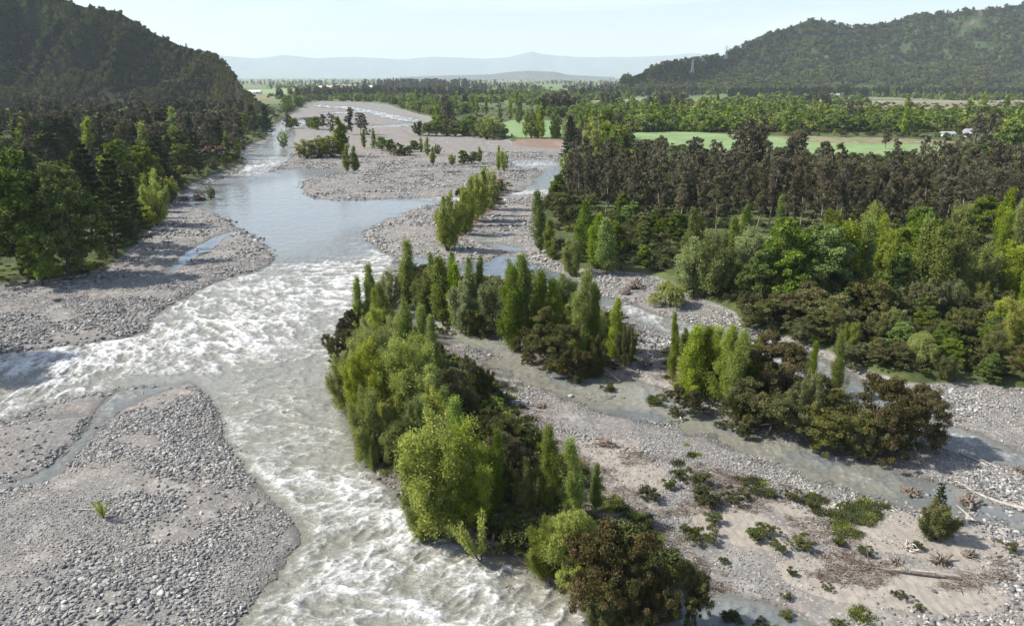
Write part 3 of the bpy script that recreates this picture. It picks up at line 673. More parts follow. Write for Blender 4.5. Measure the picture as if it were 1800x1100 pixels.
def willows(seed, lod=1.0, key='willow'): return willow(seed, lod, 11.0, key) if (seed//7) % 8 == 4 else plume(seed, lod, 11.0, key)
def broad(seed, lod=1.0, h=12.0):
    rg = np.random.default_rng(seed); C, R = lobes(rg, 15, h, .28*h, .14, .86, .17)
    return (crown_mesh('crown', clumps(rg, C, R, int(20000*lod), .32*lod**-.5, .65, .1, 16, .34, .9), ML['broad']), join_tubes('trunk', limbs(rg, C, h, 1, .26, .22), BK['dark']))
def acacia(seed, lod=1.0, h=8.0, rust=False):
    if seed % 2 and not rust: return plume(seed, lod*1.2, h, 'rust' if rust else 'acacia', 1.45)
    rg = np.random.default_rng(seed); n = 17; C, R = [], []
    for i in range(n):
        a = rg.uniform(0, 2*pi); rad = h*.46*rg.random()**.5; zz = h*rg.uniform(.12, .86)*(1-.3*(rad/(h*.46))**2)
        C.append(np.array([cos(a)*rad, sin(a)*rad, zz])); R.append(h*rg.uniform(.12, .20))
    cr = clumps(rg, C, R, int(19000*lod), .23*lod**-.5, .6, .15, 15, .34, 1.15)
    hi = sorted(range(n), key=lambda i: -C[i][2])[:7]
    cr2 = clumps(rg, [C[i]+np.array([0, 0, .35*R[i]]) for i in hi], [R[i]*.9 for i in hi], int((9000 if rust else 2200)*lod), .22*lod**-.5, .6, .1, 14, .3, .55)
    me = crown_mesh('crown', cr+cr2, ML['rust' if rust else 'acacia']); me.materials.append(ML['rust'])
    k = sum(len(p[1]) for p in cr); mi = np.zeros(len(me.polygons), np.int32); mi[k:] = 1; me.polygons.foreach_set('material_index', mi)
    return me, join_tubes('trunk', limbs(rg, C, h, 3, .16, .2, .9), BK['dark'])
def pine(seed, lod=1.0, h=17.0):
    rg = np.random.default_rng(seed); cr = []; tb = [tube(bend(rg, (0, 0, -.4), (rg.normal(0, .1), rg.normal(0, .1), h), 8, .006), .26, .03, 7)]
    nw = 17; ls = .42*lod**-.5
    for k in range(nw):
        f = .10+.88*k/nw; z = h*f; L0 = h*.24*(1-f)**.75+.25
        for j in range(rg.integers(5, 8)):
            a = rg.uniform(0, 2*pi); L = L0*rg.uniform(.65, 1.15); d = np.array([cos(a), sin(a), 0]); rise = rg.uniform(-.12, .25)
            e = d*L+np.array([0, 0, L*rise]); 
            if lod > .5 and j % 2 == 0: tb.append(tube(bend(rg, (0, 0, z), e+(0, 0, z), 4, .04), .05, .012, 4))
            m = int(105*lod*(.4+L/L0*.6)); t = .15+.85*rg.random(m)**.75; side = np.cross(d, (0, 0, 1))
            P = np.array([0, 0, z])+e*t[:, None]+side*(rg.normal(0, .16, m)*L*(1.15-t))[:, None]+np.array([0, 0, 1])*(rg.normal(0, .12, m)+.25*t**2*L*.3)[:, None]
            A = d*.7+side*rg.normal(0, .7, m)[:, None]+np.array([0, 0, .35])+rg.normal(size=(m, 3))*.3
            cr.append(leaves(rg, P, A, ls*rg.uniform(.6, 1.3, m), .35, np.clip(.45+rg.normal(0, .22, m)+.2*(t-.5), 0, 1)))
    return crown_mesh('crown', cr, ML['pine']), join_tubes('trunk', tb, BK['dark'])
def euc(seed, lod=1.0, h=20.0):
    rg = np.random.default_rng(seed); cr = []; top = np.array([rg.normal(0, .04)*h, rg.normal(0, .04)*h, h*.94])
    tr = bend(rg, (0, 0, -.4), top, 9, .03); tb = [tube(tr, .22, .04, 6)]; C, R = [], []
    n = rg.integers(14, 19); f0 = rg.choice([.08, .14, .28])
    for i in range(n):
        f = f0+(.98-f0)*(i+.5)/n; p = tr[min(8, int(f*8))]*(1-(f*8)%1)+tr[min(8, int(f*8)+1)]*((f*8)%1) if f*8 < 8 else tr[8]
        a = rg.uniform(0, 2*pi); rad = h*.10*rg.uniform(.2, 1.4)*(1.2-.6*f); c = p+np.array([cos(a)*rad, sin(a)*rad, h*.03]); C.append(c); R.append(h*rg.uniform(.045, .085))
        if lod > .5 or i % 3 == 0: tb.append(tube(bend(rg, p-np.array([0, 0, h*.08]), c, 4, .08), .07, .02, 4))
    cr = clumps(rg, C, R, int(10500*lod), .40*lod**-.5, .42, .8, 9, .5, 1.25, .3)
    return crown_mesh('crown', cr, ML['euc']), join_tubes('trunk', tb, BK['pale'])
def shrub(seed, lod=1.0, h=2.0):
    rg = np.random.default_rng(seed); C = [np.array([rg.normal(0, .28)*h, rg.normal(0, .28)*h, h*rg.uniform(.3, .7)]) for _ in range(6)]; R = [h*rg.uniform(.2, .34) for _ in C]
    return crown_mesh('crown', clumps(rg, C, R, int(2600*lod), .17*lod**-.5, .5, -.3, 10, .42, .9), ML['shrub']), join_tubes('trunk', limbs(rg, C, h, 3, .2, .2, .9), BK['dark'])
def sapling(seed, lod=1.0, h=3.0):
    rg = np.random.default_rng(seed); cr = []; tb = []
    for k in range(7):
        a = rg.uniform(0, 2*pi); e = np.array([cos(a)*.3*h, sin(a)*.3*h, h*rg.uniform(.6, 1)]); path = bend(rg, (0, 0, -.1), e, 6, .05); tb.append(tube(path, .03, .01, 4))
        m = 150; t = .25+.75*rg.random(m); P = e*t[:, None]+rg.normal(0, .09*h/3, (m, 3)); cr.append(leaves(rg, P, e/h+rg.normal(size=(m, 3))*.5, .2*rg.uniform(.6, 1.3, m), .3, rg.uniform(.3, 1, m)))
    return crown_mesh('crown', cr, ML['willow']), join_tubes('trunk', tb, BK['dark'])

SPEC = {  # builder, natural height, variants, category, object name
 'poplar': (poplar, 14.0, 7, 'poplar tree', 'poplar_tree'), 'willow': (willows, 11.0, 8, 'willow tree', 'willow_tree'),
 'pale': (lambda s, lod=1.0: willows(s, lod, 'pale'), 11.0, 6, 'willow tree', 'willow_tree'), 'broad': (broad, 12.0, 6, 'broadleaf tree', 'broadleaf_tree'),
 'acacia': (acacia, 8.0, 5, 'acacia tree', 'acacia_tree'), 'rust': (lambda s, lod=1.0: acacia(s, lod, 8.0, True), 8.0, 4, 'acacia tree', 'acacia_tree'),
 'pine': (pine, 17.0, 5, 'pine tree', 'pine_tree'), 'euc': (euc, 20.0, 8, 'eucalyptus tree', 'eucalyptus_tree'),
 'shrub': (shrub, 2.0, 5, 'shrub', 'shrub'), 'sapling': (sapling, 3.0, 2, 'sapling', 'sapling')}
LIB, LOW = {}, {}
def lib(sp, i, lod=1.0):
    i %= SPEC[sp][2]
    if (sp, i, lod) not in LIB: LIB[sp, i, lod] = SPEC[sp][0](100+i*7+len(sp), lod=lod)
    return LIB[sp, i, lod]
def merged(sp, i, lod):
    """crown and trunk in one mesh, for trees far away"""
    i %= 4
    if (sp, i, lod) not in LOW:
        cr, tr = SPEC[sp][0](500+i*5+len(sp), lod=lod)
        nv = len(cr.vertices); a = np.empty(nv*3, np.float32); cr.vertices.foreach_get('co', a); b = np.empty(len(tr.vertices)*3, np.float32); tr.vertices.foreach_get('co', b)
        def fc(me): q = np.empty(len(me.loops), np.int32); me.loops.foreach_get('vertex_index', q); return q.reshape(-1, 4)
        fa, fb = fc(cr), fc(tr); me = new_mesh(SPEC[sp][4], np.concatenate([a.reshape(-1, 3), b.reshape(-1, 3)]), np.concatenate([fa, fb+nv]))
        t = np.empty(len(fa), np.float32); cr.attributes['tint'].data.foreach_get('value', t); fattr(me, 'tint', np.concatenate([t, np.full(len(fb), .5)]), 'FACE')
        mi = np.zeros(len(fa), np.int32); cr.polygons.foreach_get('material_index', mi); k = len(cr.materials)
        for q in cr.materials: me.materials.append(q)
        me.materials.append(tr.materials[0]); me.polygons.foreach_set('material_index', np.concatenate([mi, np.full(len(fb), k, np.int32)]))
        LOW[sp, i, lod] = me
    return LOW[sp, i, lod]
PLACED = []
TREES = []   # every tree before it is built: species, x, y, height, width factor, label, group, lean, variant
def tree_at(sp, px, yb, yt, label, w=1.0, group=None, lean=(0, 0), v=None):
    X, Y, H = tall(px, yb, yt); TREES.append([sp, X, Y, H, w, label, group, lean, RNG.integers(0, 50) if v is None else v])
def fill(pts, n, mix, gap, hr, label, group, seed, wr=(.85, 1.15), avoid=None, water=True):
    """trees kept GAP metres apart over a patch of ground"""
    P = poly(pts, 0); rg = np.random.default_rng(seed); m = n*40
    X = rg.uniform(P[:, 0].min(), P[:, 0].max(), m); Y = rg.uniform(P[:, 1].min(), P[:, 1].max(), m)
    k = sd(P, X, Y, 1.0) > 0; X, Y = X[k], Y[k]; got = []
    sps = list(mix); wts = np.array([mix[s] for s in sps], float); wts /= wts.sum()
    for x, y in zip(X, Y):
        if len(got) >= n: break
        if all((x-a)**2+(y-b)**2 > gap*gap for a, b in got):
            got.append((x, y)); sp = sps[rg.choice(len(sps), p=wts)]
            lo, hi = hr[sp] if isinstance(hr, dict) else hr
            lb = label[sp] if isinstance(label, dict) else label
            TREES.append([sp, x, y, rg.uniform(lo, hi), rg.uniform(*wr), lb, group[sp] if isinstance(group, dict) else group, (0, 0), int(rg.integers(0, 50))])
def build_trees(cap=300, near=215.0):
    xs = np.array([t[1] for t in TREES]); ys = np.array([t[2] for t in TREES]); zs = height(xs, ys)
    app = np.array([t[3]/max(t[2], 1) for t in TREES]); cnt = {}; rest = []
    for j in np.argsort(-app):
        sp, x, y, H, w, lb, gp, lean, v = TREES[j]; fn, h0, nv, cat, nm = SPEC[sp]; s = H/h0; z = max(float(zs[j]), -.2)-.05
        hero = gp is None
        if cnt.get(cat, 0) >= cap and not hero: rest.append((sp, x, y, z, s, w, v)); continue
        cnt[cat] = cnt.get(cat, 0)+1; rot = float(v*2.399+x)
        if y < near:
            r = bpy.data.objects.new(nm, None); COL.objects.link(r); r.empty_display_size = .5
            cm, tm = lib(sp, v, 1.0 if y > 112 else 2.2); put('crown', cm, parent=r); put('trunk', tm, parent=r)
        else: r = put(nm, merged(sp, v, .22 if y < 420 else .10))
        r.location = (x, y, z); r.scale = (s*w, s*w, s); r.rotation_euler = (lean[0], lean[1], 0)
        
        if lean == (0, 0): r.rotation_euler = (float(RNG.normal(0, .03)), float(RNG.normal(0, .03)), rot)
        tag(r, lb, cat, gp)
    print('trees', cnt, 'rest', len(rest))
    return rest

# ------------------------------------------------------------------ trees measured off the photograph
T = tree_at
# island beside the main river, far tip to near tip
T('poplar',628,585,485,'narrow dark poplar, left of the two spires at the far tip of the river island',.9,v=0)
T('poplar',650,582,466,'tall thin poplar spire, taller of two at the far tip of the river island',.9,v=3)
T('poplar',682,595,500,'dark full poplar beside the white trickle at the island far end',1.25,v=1)
T('poplar',664,590,508,'dark poplar tucked between the two spires and the fuller poplar',1.0,v=4)
T('acacia',603,622,549,'olive bush leaning over the rapids at the island far left edge',0.80,v=2)
T('rust',618,600,534,'brownish olive tree above the rapids behind the first willows',0.72,v=1)
T('willow',612,712,608,'bright green willow bulging over the river, leftmost on the island',1.05,v=0)
T('willow',655,680,560,'rounded light green willow just in front of the dark poplars',1.1,v=1)
T('pale',690,660,575,'greyish willow below the dark poplars',1.0,v=1)
T('poplar',722,655,535,'slender poplar spire rising behind the big willows, left of a pair',1.0,v=2)
T('poplar',746,660,540,'poplar spire beside the shallow stream, right of a pair',1.0,v=5)
T('poplar',768,670,555,'loose olive poplar nearest the shallow stream on the river island',1.0,v=6)
T('willow',655,745,590,'large yellow green willow in the thick of the island',1.0,v=2)
T('willow',712,745,585,'large fresh green willow, broadest crown of the island middle',1.15,v=3)
T('poplar',757,735,610,'light green poplar against the dark acacia thicket',.9,v=2)
T('willow',650,800,665,'yellowish feathery willow hanging over the river edge',.95,v=4)
T('pale',735,795,685,'blue green silvery willow in the middle of the island',1.0,v=0)
T('acacia',800,715,629,'black green acacia in the dark thicket behind the willows',1.00,v=0)
T('acacia',848,705,644,'dark spreading acacia with its lit crown over the shallow stream',0.96,v=1)
T('acacia',810,745,664,'deep shaded acacia in front of the dark thicket',0.96,v=3)
T('willow',698,810,735,'small green willow at the waterline below the silvery willow',1.0,v=5)
T('willow',655,812,745,'low willow sprays drooping onto the bank stones',.7,v=0)
T('poplar',804,830,700,'short broad poplar top above the brightest willow',1.2,v=1)
T('acacia',880,800,704,'olive acacia at the edge of the driftwood beach',0.84,v=2)
T('rust',905,845,749,'rusty acacia beside the dark clump on the island right flank',0.88,v=0)
T('acacia',870,880,769,'dark acacia mass between bright willow and single poplar',0.88,v=4)
T('willow',770,925,705,'brightest tall yellow green willow on the island near end',1.05,v=1)
T('willow',830,915,735,'pale green willow joined to the brightest willow',1.0,v=2)
T('willow',745,925,820,'low bright lime willow overhanging the white water',1.2,v=3)
T('poplar',868,905,760,'thin poplar stems glinting beside the rusty acacia',.8,v=4)
T('acacia',925,905,804,'olive brown acacia at the foot of the single poplar',0.80,v=1)
T('poplar',958,905,752,'fresh green pointed poplar standing clear of the island crown',.95,v=3)
T('poplar',1005,915,778,'darker poplar to the right of the pointed fresh green poplar',1.1,v=5)
T('poplar',1047,900,818,'young thin poplar at the edge of the pale sand',1.0,v=6)
T('sapling',845,968,870,'leaning light green sapling rooted in the stump by the rapids',1.0,lean=(0,-.25),v=0)
T('willow',960,1000,893,'light willow with hanging tips right of the root stump',1.1,v=4)
T('willow',1005,1010,880,'pale lime willow touching the big rusty acacia',1.0,v=5)
T('rust',1080,1075,889,'big rusty brown acacia, largest crown at the bottom of the picture',0.80,v=2)
T('rust',1135,1090,964,'brown acacia with pod clusters in front of the big rusty one',0.80,v=3)
T('acacia',1215,1085,969,'dark ragged acacia over the shaded side channel',0.64,v=0)
T('acacia',1060,1090,1004,'low green acacia at the foot of the big rusty one',0.96,v=3)
# middle island
T('poplar',716,535,416,'tallest poplar at the far end of the middle island',1.1,v=3)
T('pale',688,545,468,'grey green willow at the upper left of the middle island',1.0,v=2)
T('pale',745,550,468,'pale feathery willow just right of the tallest poplar',1.0,v=3)
T('poplar',760,545,440,'slim poplar top in front of the blue back channel',.8,v=0)
T('poplar',778,560,440,'bright leafy poplar in the far half of the middle island',1.35,v=1)
T('poplar',803,565,455,'bright poplar with many tops in the middle island crowd',1.3,v=2)
T('poplar',826,560,450,'small poplar spire against the gravel, first of two',.8,v=5)
T('poplar',842,560,452,'small poplar spire against the blue pool, second of two',.8,v=0)
T('pale',812,575,478,'silvery willow in the middle island front row',1.1,v=0)
T('acacia',838,580,509,'dark hollow tree behind the silvery willow',0.64,v=2)
T('pale',868,580,475,'olive silvery tree before the bright poplar clump',1.05,v=1)
T('poplar',903,605,466,'vivid green poplar standing at the stream edge',1.25,v=4)
T('poplar',918,590,452,'poplar spire tipping over the blue pool',1.0,v=3)
T('poplar',948,600,480,'dull green poplar tops behind the dark acacia, left one',1.2,v=5)
T('poplar',972,600,490,'dull green poplar tops behind the dark acacia, right one',1.2,v=6)
T('poplar',1008,620,478,'tall pointed poplar above the dark acacia',1.1,v=1)
T('poplar',1038,615,498,'yellowish poplar right of the tall pointed one',1.1,v=0)
T('rust',935,625,552,'rust brown acacia right of the vivid poplar',0.80,v=1)
T('acacia',972,640,534,'big black green acacia of the middle island',0.96,v=4)
T('rust',1000,655,584,'brownish acacia over the stream bank',0.88,v=0)
T('acacia',1045,650,579,'dark acacia filling the shaded right end of the middle island',0.96,v=1)
T('poplar',1078,635,528,'light green poplar at the right end of the middle island',1.0,v=2)
T('acacia',1100,640,564,'small olive tree at the right tip of the middle island',0.64,v=3)
T('poplar',1020,650,560,'light stemmed poplar standing in front of the dark acacia',.6,v=3)
fill([(700,500),(880,520),(1000,545),(1085,590),(1080,625),(1000,625),(900,585),(790,560),(705,530)], 20, dict(willow=2, poplar=2, pale=1), 2.6, (4, 7.5), 'young light green tree filling the middle island between the named poplars', 'young trees filling the middle island', 31, (1.2, 1.7))
fill([(650,560),(700,600),(760,690),(800,790),(840,880),(800,900),(720,800),(650,720),(630,640)], 16, dict(willow=3, poplar=1), 2.8, (5, 8), 'young light green tree filling the river island under the big willows', 'young trees filling the river island', 32, (1.2, 1.6))
fill([(1185,640),(1290,650),(1330,690),(1300,705),(1200,690)], 8, dict(willow=1, poplar=2), 2.4, (4, 6.5), 'young bright tree in the right island poplar group', 'young trees of the right island', 33, (1.2, 1.6))
# row of trees on the upper gravel bar
T('willow',786,437,337,'lone olive willow with bare trunk heading the row on the gravel bar',1.0,v=1)
T('willow',818,408,322,'second willow of the row on the gravel bar',.8,v=3)
T('willow',838,388,305,'third willow of the row on the gravel bar',.95,v=0)
T('willow',862,368,293,'last and darkest willow of the row on the gravel bar',1.0,v=2)
T('poplar',824,395,316,'small poplar squeezed in the gravel bar row',1.0,v=6)
T('poplar',850,378,300,'poplar behind the third willow of the gravel bar row',1.0,v=4)
T('willow',886,300,258,'thin grey willow by the bend of the far stream',.8,v=5)
T('poplar',876,298,256,'two stemmed poplar by the bend of the far stream',.9,v=5)
# right island
T('poplar',1181,665,548,'thin bright poplar at the left end of the right island',.6,v=3)
T('poplar',1205,695,565,'bushy bright poplar, left of the right island group',1.5,v=1)
T('poplar',1232,690,575,'darker heart poplar between two bright ones on the right island',1.3,v=4)
T('poplar',1268,705,568,'bushy bright poplar, tallest of the right island group',1.3,v=2)
T('poplar',1295,715,580,'bright poplar at the right side of the bushy group',1.2,v=5)
T('rust',1200,715,654,'low brown bush at the left foot of the right island poplars',0.96,v=1)
T('poplar',1322,700,605,'slight poplar between the bright group and the dark acacia',.7,v=0)
T('rust',1378,700,583,'tall rust topped acacia behind the right island',1.1,v=3)
T('acacia',1352,750,645,'golden green acacia with dense crown beside the stream',1.25,v=2)
T('acacia',1300,745,680,'small brown green bush below the bright poplars',1.0,v=0)
T('acacia',1425,755,640,'dark columnar acacia in the middle of the right island',.8,v=3)
T('poplar',1468,685,575,'single vivid lime poplar towering over the right island',.9,v=5)
T('poplar',1414,715,600,'thin grey poplar with gaps left of the lime poplar',.7,v=6)
T('acacia',1470,775,680,'low wide dark acacia near the driftwood bank',1.3,v=4)
T('acacia',1515,790,710,'black shaded acacia over the log jam',1.2,v=1)
T('rust',1548,780,640,'open rust coloured acacia showing its branches',.95,v=2)
T('rust',1600,768,645,'leaning acacia with rusty crown over the right channel',.75,lean=(0,.32),v=0)
T('pine',1650,905,835,'dark conifer sapling standing in the lone bush on the gravel flat',1.1,v=1)
T('acacia',1643,940,872,'lone round yellow green bush on the gravel flat',1.15,v=3)
# right bank edge
T('poplar',951,442,334,'tall dark poplar at the far left of the right bank',1.2,v=1)
T('poplar',970,455,385,'light green young poplar on the right bank slope',1.3,v=6)
T('willow',1004,478,415,'round lime willow leaning over the back channel',1.2,v=0)
T('poplar',1022,462,362,'poplar behind the round lime willow',1.4,v=2)
T('poplar',1045,472,380,'light poplar left of the dark full poplar on the right bank',1.2,v=4)
T('poplar',1066,478,380,'dark full poplar casting shade on the right bank',1.7,v=1)
T('acacia',1000,400,330,'black green tree on the bank under the brown forest',1.2,v=2)
T('broad',980,365,310,'small dark tree sticking out of the forest to the stream',.9,v=1)
T('willow',1176,533,488,'low domed bright bush on the gravel beach',1.9,v=5)
T('pale',1215,520,412,'pale green willow, first of the bright belt',1.15,v=0)
T('pale',1250,525,410,'feathery pale willow, second of the bright belt',1.15,v=2)
T('poplar',1225,470,388,'poplar spire behind the first pale willows',1.0,v=3)
T('poplar',1290,500,395,'fresh poplar tops behind the pale willow belt',1.4,v=1)
T('pale',1315,520,405,'rounded pale willow left of the great bright crown',1.1,v=1)
T('broad',1332,545,440,'deep green rounded tree under the pale willows',1.0,v=2)
T('broad',1385,545,398,'great bright broadleaf, left half of the tallest green mass',1.15,v=0)
T('broad',1440,540,393,'great bright broadleaf, right half of the tallest green mass',1.15,v=3)
T('willow',1418,545,440,'yellow green willow before the great bright crowns',1.0,v=3)
T('poplar',1360,545,415,'narrow poplar at the left side of the great green mass',1.0,v=0)
T('poplar',1478,535,388,'dark tall poplar right of the great green mass',1.6,v=4)
T('poplar',1510,530,383,'tall poplar with spire top right of the great green mass',1.2,v=3)
T('willow',1555,520,418,'spreading willow between two poplar groups',1.1,v=1)
T('poplar',1612,535,385,'first poplar of the tight group of tall columns',1.2,v=1)
T('poplar',1638,538,390,'second poplar of the tight group of tall columns',1.2,v=5)
T('poplar',1665,535,392,'third poplar of the tight group of tall columns',1.2,v=2)
T('willow',1720,530,428,'wide lime willow right of the poplar columns',1.3,v=2)
T('willow',1775,530,425,'wide lime willow at the right edge of the belt',1.3,v=4)
T('poplar',1795,560,462,'poplar spire cut by the right edge of the photo',1.0,v=3)
T('willow',1790,640,530,'big lime willow cut by the right edge of the photo',1.3,v=0)
# left bank
T('broad',40,490,270,'huge bright crowned tree at the left edge above the grass',1.1,v=0)
T('broad',120,485,285,'huge bright crowned tree right of the one at the left edge',1.0,v=4)
T('pine',205,455,262,'tall black pine between bright tree and gravel beach',1.0,v=0)
T('pine',165,440,255,'tall black pine behind the big bright crowns',1.0,v=2)
T('pine',240,430,300,'broad dark pine at the beach edge',1.2,v=3)
T('broad',75,500,400,'small dark leaning tree on the lit grass',1.0,v=2)
T('sapling',155,478,455,'bright shrub on the lit grass bank',2.0,v=1)
T('broad',215,350,248,'green broadleaf behind the black pines',1.0,v=1)
T('broad',262,345,258,'lighter green broadleaf above the dark pines',1.1,v=5)
T('willow',275,395,300,'olive green tree on the bank above the beach',1.1,v=2)
T('willow',300,355,305,'dull willow on the bank by the driftwood raft',1.2,v=3)
T('willow',262,405,365,'lime willow bush overhanging the gravel beach',1.2,v=0)
T('broad',325,245,198,'pale domed broadleaf beyond the dark forest',1.8,v=0)
T('broad',315,280,228,'yellow green domed tree in the bank forest',1.2,v=3)
T('broad',318,300,255,'mid green tree below the yellow domed one',1.2,v=4)
T('poplar',400,270,235,'green poplar near the river, left of a pair',1.7,v=1)
T('poplar',418,278,245,'green poplar near the river, right of a pair',1.6,v=5)
T('pale',370,345,318,'grey willow leaning out of the driftwood raft',1.2,v=1)
# far bar grove
T('willow',540,277,240,'round willow at the left of the far grove',2.3,v=0)
T('willow',562,277,236,'round willow second from the left in the far grove',2.3,v=1)
T('willow',584,277,236,'round willow at the right of the far grove',2.3,v=3)
T('poplar',603,276,208,'tall dark poplar at the end of the far grove',1.5,v=1)
T('poplar',611,297,252,'left of two clipped poplars alone on the far bar',1.3,v=4)
T('poplar',625,297,254,'right of two clipped poplars alone on the far bar',1.6,v=1)
T('pale',498,257,224,'thin pale tree standing in the water at the far bend',1.2,v=0)
for i,(x,yb,yt) in enumerate([(580,235,200),(611,238,192),(634,238,198),(641,242,203)]): T('euc',x,yb,yt,['brown tree top left of the far grove group','tallest brown tree of the far grove group','brown tree right of the tallest one in the far grove group','rightmost brown tree of the far grove group'][i],1.5,v=i)
for x, yb, yt, sp, k in [(503,226,196,'euc','first'),(510,224,200,'pine','second'),(517,224,203,'broad','third'),(549,226,205,'broad','fourth'),(560,228,203,'broad','fifth'),(568,230,200,'euc','sixth')]: T(sp,x,yb,yt,k+' dark tree from the left at the bridge end',1.5)
G = 'small trees scattered on the far gravel bar'
for x, yb, yt, sp in [(640,262,230,'poplar'),(655,263,228,'poplar'),(672,266,240,'broad'),(687,268,245,'broad'),(703,274,252,'acacia'),(712,274,255,'acacia'),(728,268,246,'broad'),(740,268,243,'poplar'),(752,275,243,'poplar'),(760,288,258,'poplar'),(768,272,255,'acacia'),(795,290,268,'willow'),(815,288,262,'broad'),(835,287,264,'broad'),(843,285,258,'poplar')]:
    T(sp,x,yb,yt,'small green tree growing on the stony far bar',1.4,G)
G = 'bushes along the far side of the gravel plain'
for x, yb, yt, sp in [(738,238,212,'acacia'),(752,239,213,'broad'),(768,239,210,'broad'),(785,239,208,'acacia'),(800,239,212,'broad'),(815,239,210,'broad'),(828,236,202,'broad'),(845,242,208,'acacia'),(856,245,203,'willow'),(868,245,206,'willow'),(878,243,215,'broad')]:
    T(sp,x,yb,yt,'round bush on the far rim of the gravel plain',1.6,G)
G = 'dark poplars around the small green field'
for x, yb, yt, sp in [(897,215,177,'poplar'),(909,218,166,'poplar'),(913,220,172,'poplar'),(925,246,197,'poplar'),(933,246,194,'poplar'),(945,246,190,'poplar'),(950,247,188,'poplar'),(972,247,203,'poplar'),(980,247,206,'poplar'),(838,205,172,'poplar'),(856,205,172,'poplar'),(880,215,186,'poplar'),(1055,250,196,'poplar'),(1066,250,194,'poplar'),(1075,250,192,'poplar'),(1086,250,190,'poplar'),(1040,250,198,'poplar'),(1020,250,200,'poplar'),(1030,252,199,'poplar')]:
    T(sp,x,yb,yt,'dark slim poplar in a row by the small green field',1.2,G)

# ------------------------------------------------------------------ woods
D = dict(euc='brown green eucalyptus in the dense stand behind the bright willow belt', pine='dark conifer among the eucalyptus stand', broad='green tree among the eucalyptus stand')
fill([(992,352),(1000,330),(1040,322),(1120,330),(1300,338),(1500,342),(1700,340),(2000,338),(2050,440),(1800,440),(1600,436),(1400,430),(1200,420),(1090,398),(1000,380)], 290, dict(euc=1), 5.2, dict(euc=(10, 18.5)), D['euc'], 'eucalyptus stand on the right bank', 11, (.8, 1.15))
fill([(1295,318),(1395,318),(1395,338),(1295,338)], 8, dict(euc=1), 4.5, (18, 24), 'tall eucalyptus rising above the stand in front of the long field', 'tall eucalyptus before the long field', 12, (1.1, 1.3))
fill([(1050,400),(1200,400),(1210,470),(1100,480),(1050,450)], 34, dict(acacia=3, shrub=2, broad=1, rust=.5), 4.5, dict(acacia=(3, 5.5), shrub=(2, 3), broad=(4, 8), rust=(3, 5)), 'low olive bush in the scrub below the eucalyptus stand', 'scrub bushes below the eucalyptus stand', 13, (1, 1.4))
fill([(1290,520),(1450,540),(1800,555),(1960,580),(1960,720),(1800,690),(1640,680),(1520,660),(1430,612),(1310,580)], 130, dict(acacia=5, rust=1.2, broad=2, pale=1.4, willow=.9), 3.8, dict(acacia=(3.5, 7), rust=(4, 7), broad=(3.5, 6.5), pale=(4, 7), willow=(3.5, 6.5)),
     dict(acacia='dark olive bush in the thicket below the bright belt', rust='rusty brown bush in the thicket below the bright belt', broad='deep green bush in the thicket below the bright belt', pale='silvery green bush in the thicket below the bright belt', willow='lime green bush in the thicket below the bright belt'),
     {k: k2+' bushes of the right bank thicket' for k, k2 in dict(acacia='olive', rust='rusty', broad='deep green', pale='silvery', willow='lime').items()}, 14, (1.1, 1.6))
fill([(1190,440),(1800,440),(1960,450),(1960,560),(1800,535),(1560,535),(1300,530),(1200,510)], 34, dict(willow=2, broad=2, poplar=2, pale=1), 7.5, dict(willow=(7, 11), broad=(7, 12), poplar=(9, 14), pale=(7, 10)),
     dict(willow='lime willow filling the bright belt under the brown stand', broad='green broadleaf filling the bright belt under the brown stand', poplar='green poplar filling the bright belt under the brown stand', pale='pale willow filling the bright belt under the brown stand'),
     {k: k+' trees of the bright belt' for k in ('willow', 'broad', 'poplar', 'pale')}, 15, (1, 1.3))
fill([(-250,500),(-150,350),(0,300),(120,300),(240,300),(260,380),(215,450),(100,468),(0,472)], 90, dict(pine=3, broad=3, euc=1.5), 6.0, dict(pine=(10, 15), broad=(7, 11), euc=(11, 15)),
     dict(pine='black pine in the near wood of the left bank', broad='green broadleaf in the near wood of the left bank', euc='brown eucalyptus in the near wood of the left bank'), {k: k+' trees in the near wood of the left bank' for k in ('pine', 'broad', 'euc')}, 16)
fill([(-500,300),(-200,235),(0,216),(200,214),(400,216),(470,222),(470,240),(425,262),(420,285),(380,300),(320,325),(280,345),(240,320),(0,330),(-300,360)], 330, dict(pine=4, euc=5, broad=2.6, poplar=.6), 8.2, dict(pine=(14, 21), broad=(9, 15), euc=(16, 23), poplar=(13, 19)),
     dict(pine='dark pine in the forest at the foot of the left hill', broad='green broadleaf in the forest at the foot of the left hill', euc='brown eucalyptus in the forest at the foot of the left hill', poplar='poplar in the forest at the foot of the left hill'),
     {k: k+' trees in the forest at the foot of the left hill' for k in ('pine', 'broad', 'euc', 'poplar')}, 17, (1.2, 1.7))
fill([(225,440),(262,408),(300,372),(285,345),(200,400)], 12, dict(broad=2, willow=2, acacia=2), 4, (4, 8), 'green bush at the edge of the left gravel beach', 'bushes on the edge of the left beach', 18, (1, 1.4))
fill([(330,330),(385,308),(430,288),(422,275),(400,285),(320,318)], 14, dict(acacia=2, pale=1, shrub=2), 4, (2.5, 5), 'grey olive bush on the stony left bank by the rapids', 'bushes on the stony left bank', 19, (1.1, 1.6))
# off-frame trees whose shadow lies across the water at the left edge
for x, y, h in [(-88, 105.5, 23), (-87, 101.2, 22), (-92, 102, 22), (-93, 105.5, 24)]: TREES.append(['poplar', x, y, h, 1.7, 'poplar on the near left shore beyond the edge of the photo', 'poplars outside the left edge', (0, 0), 1])
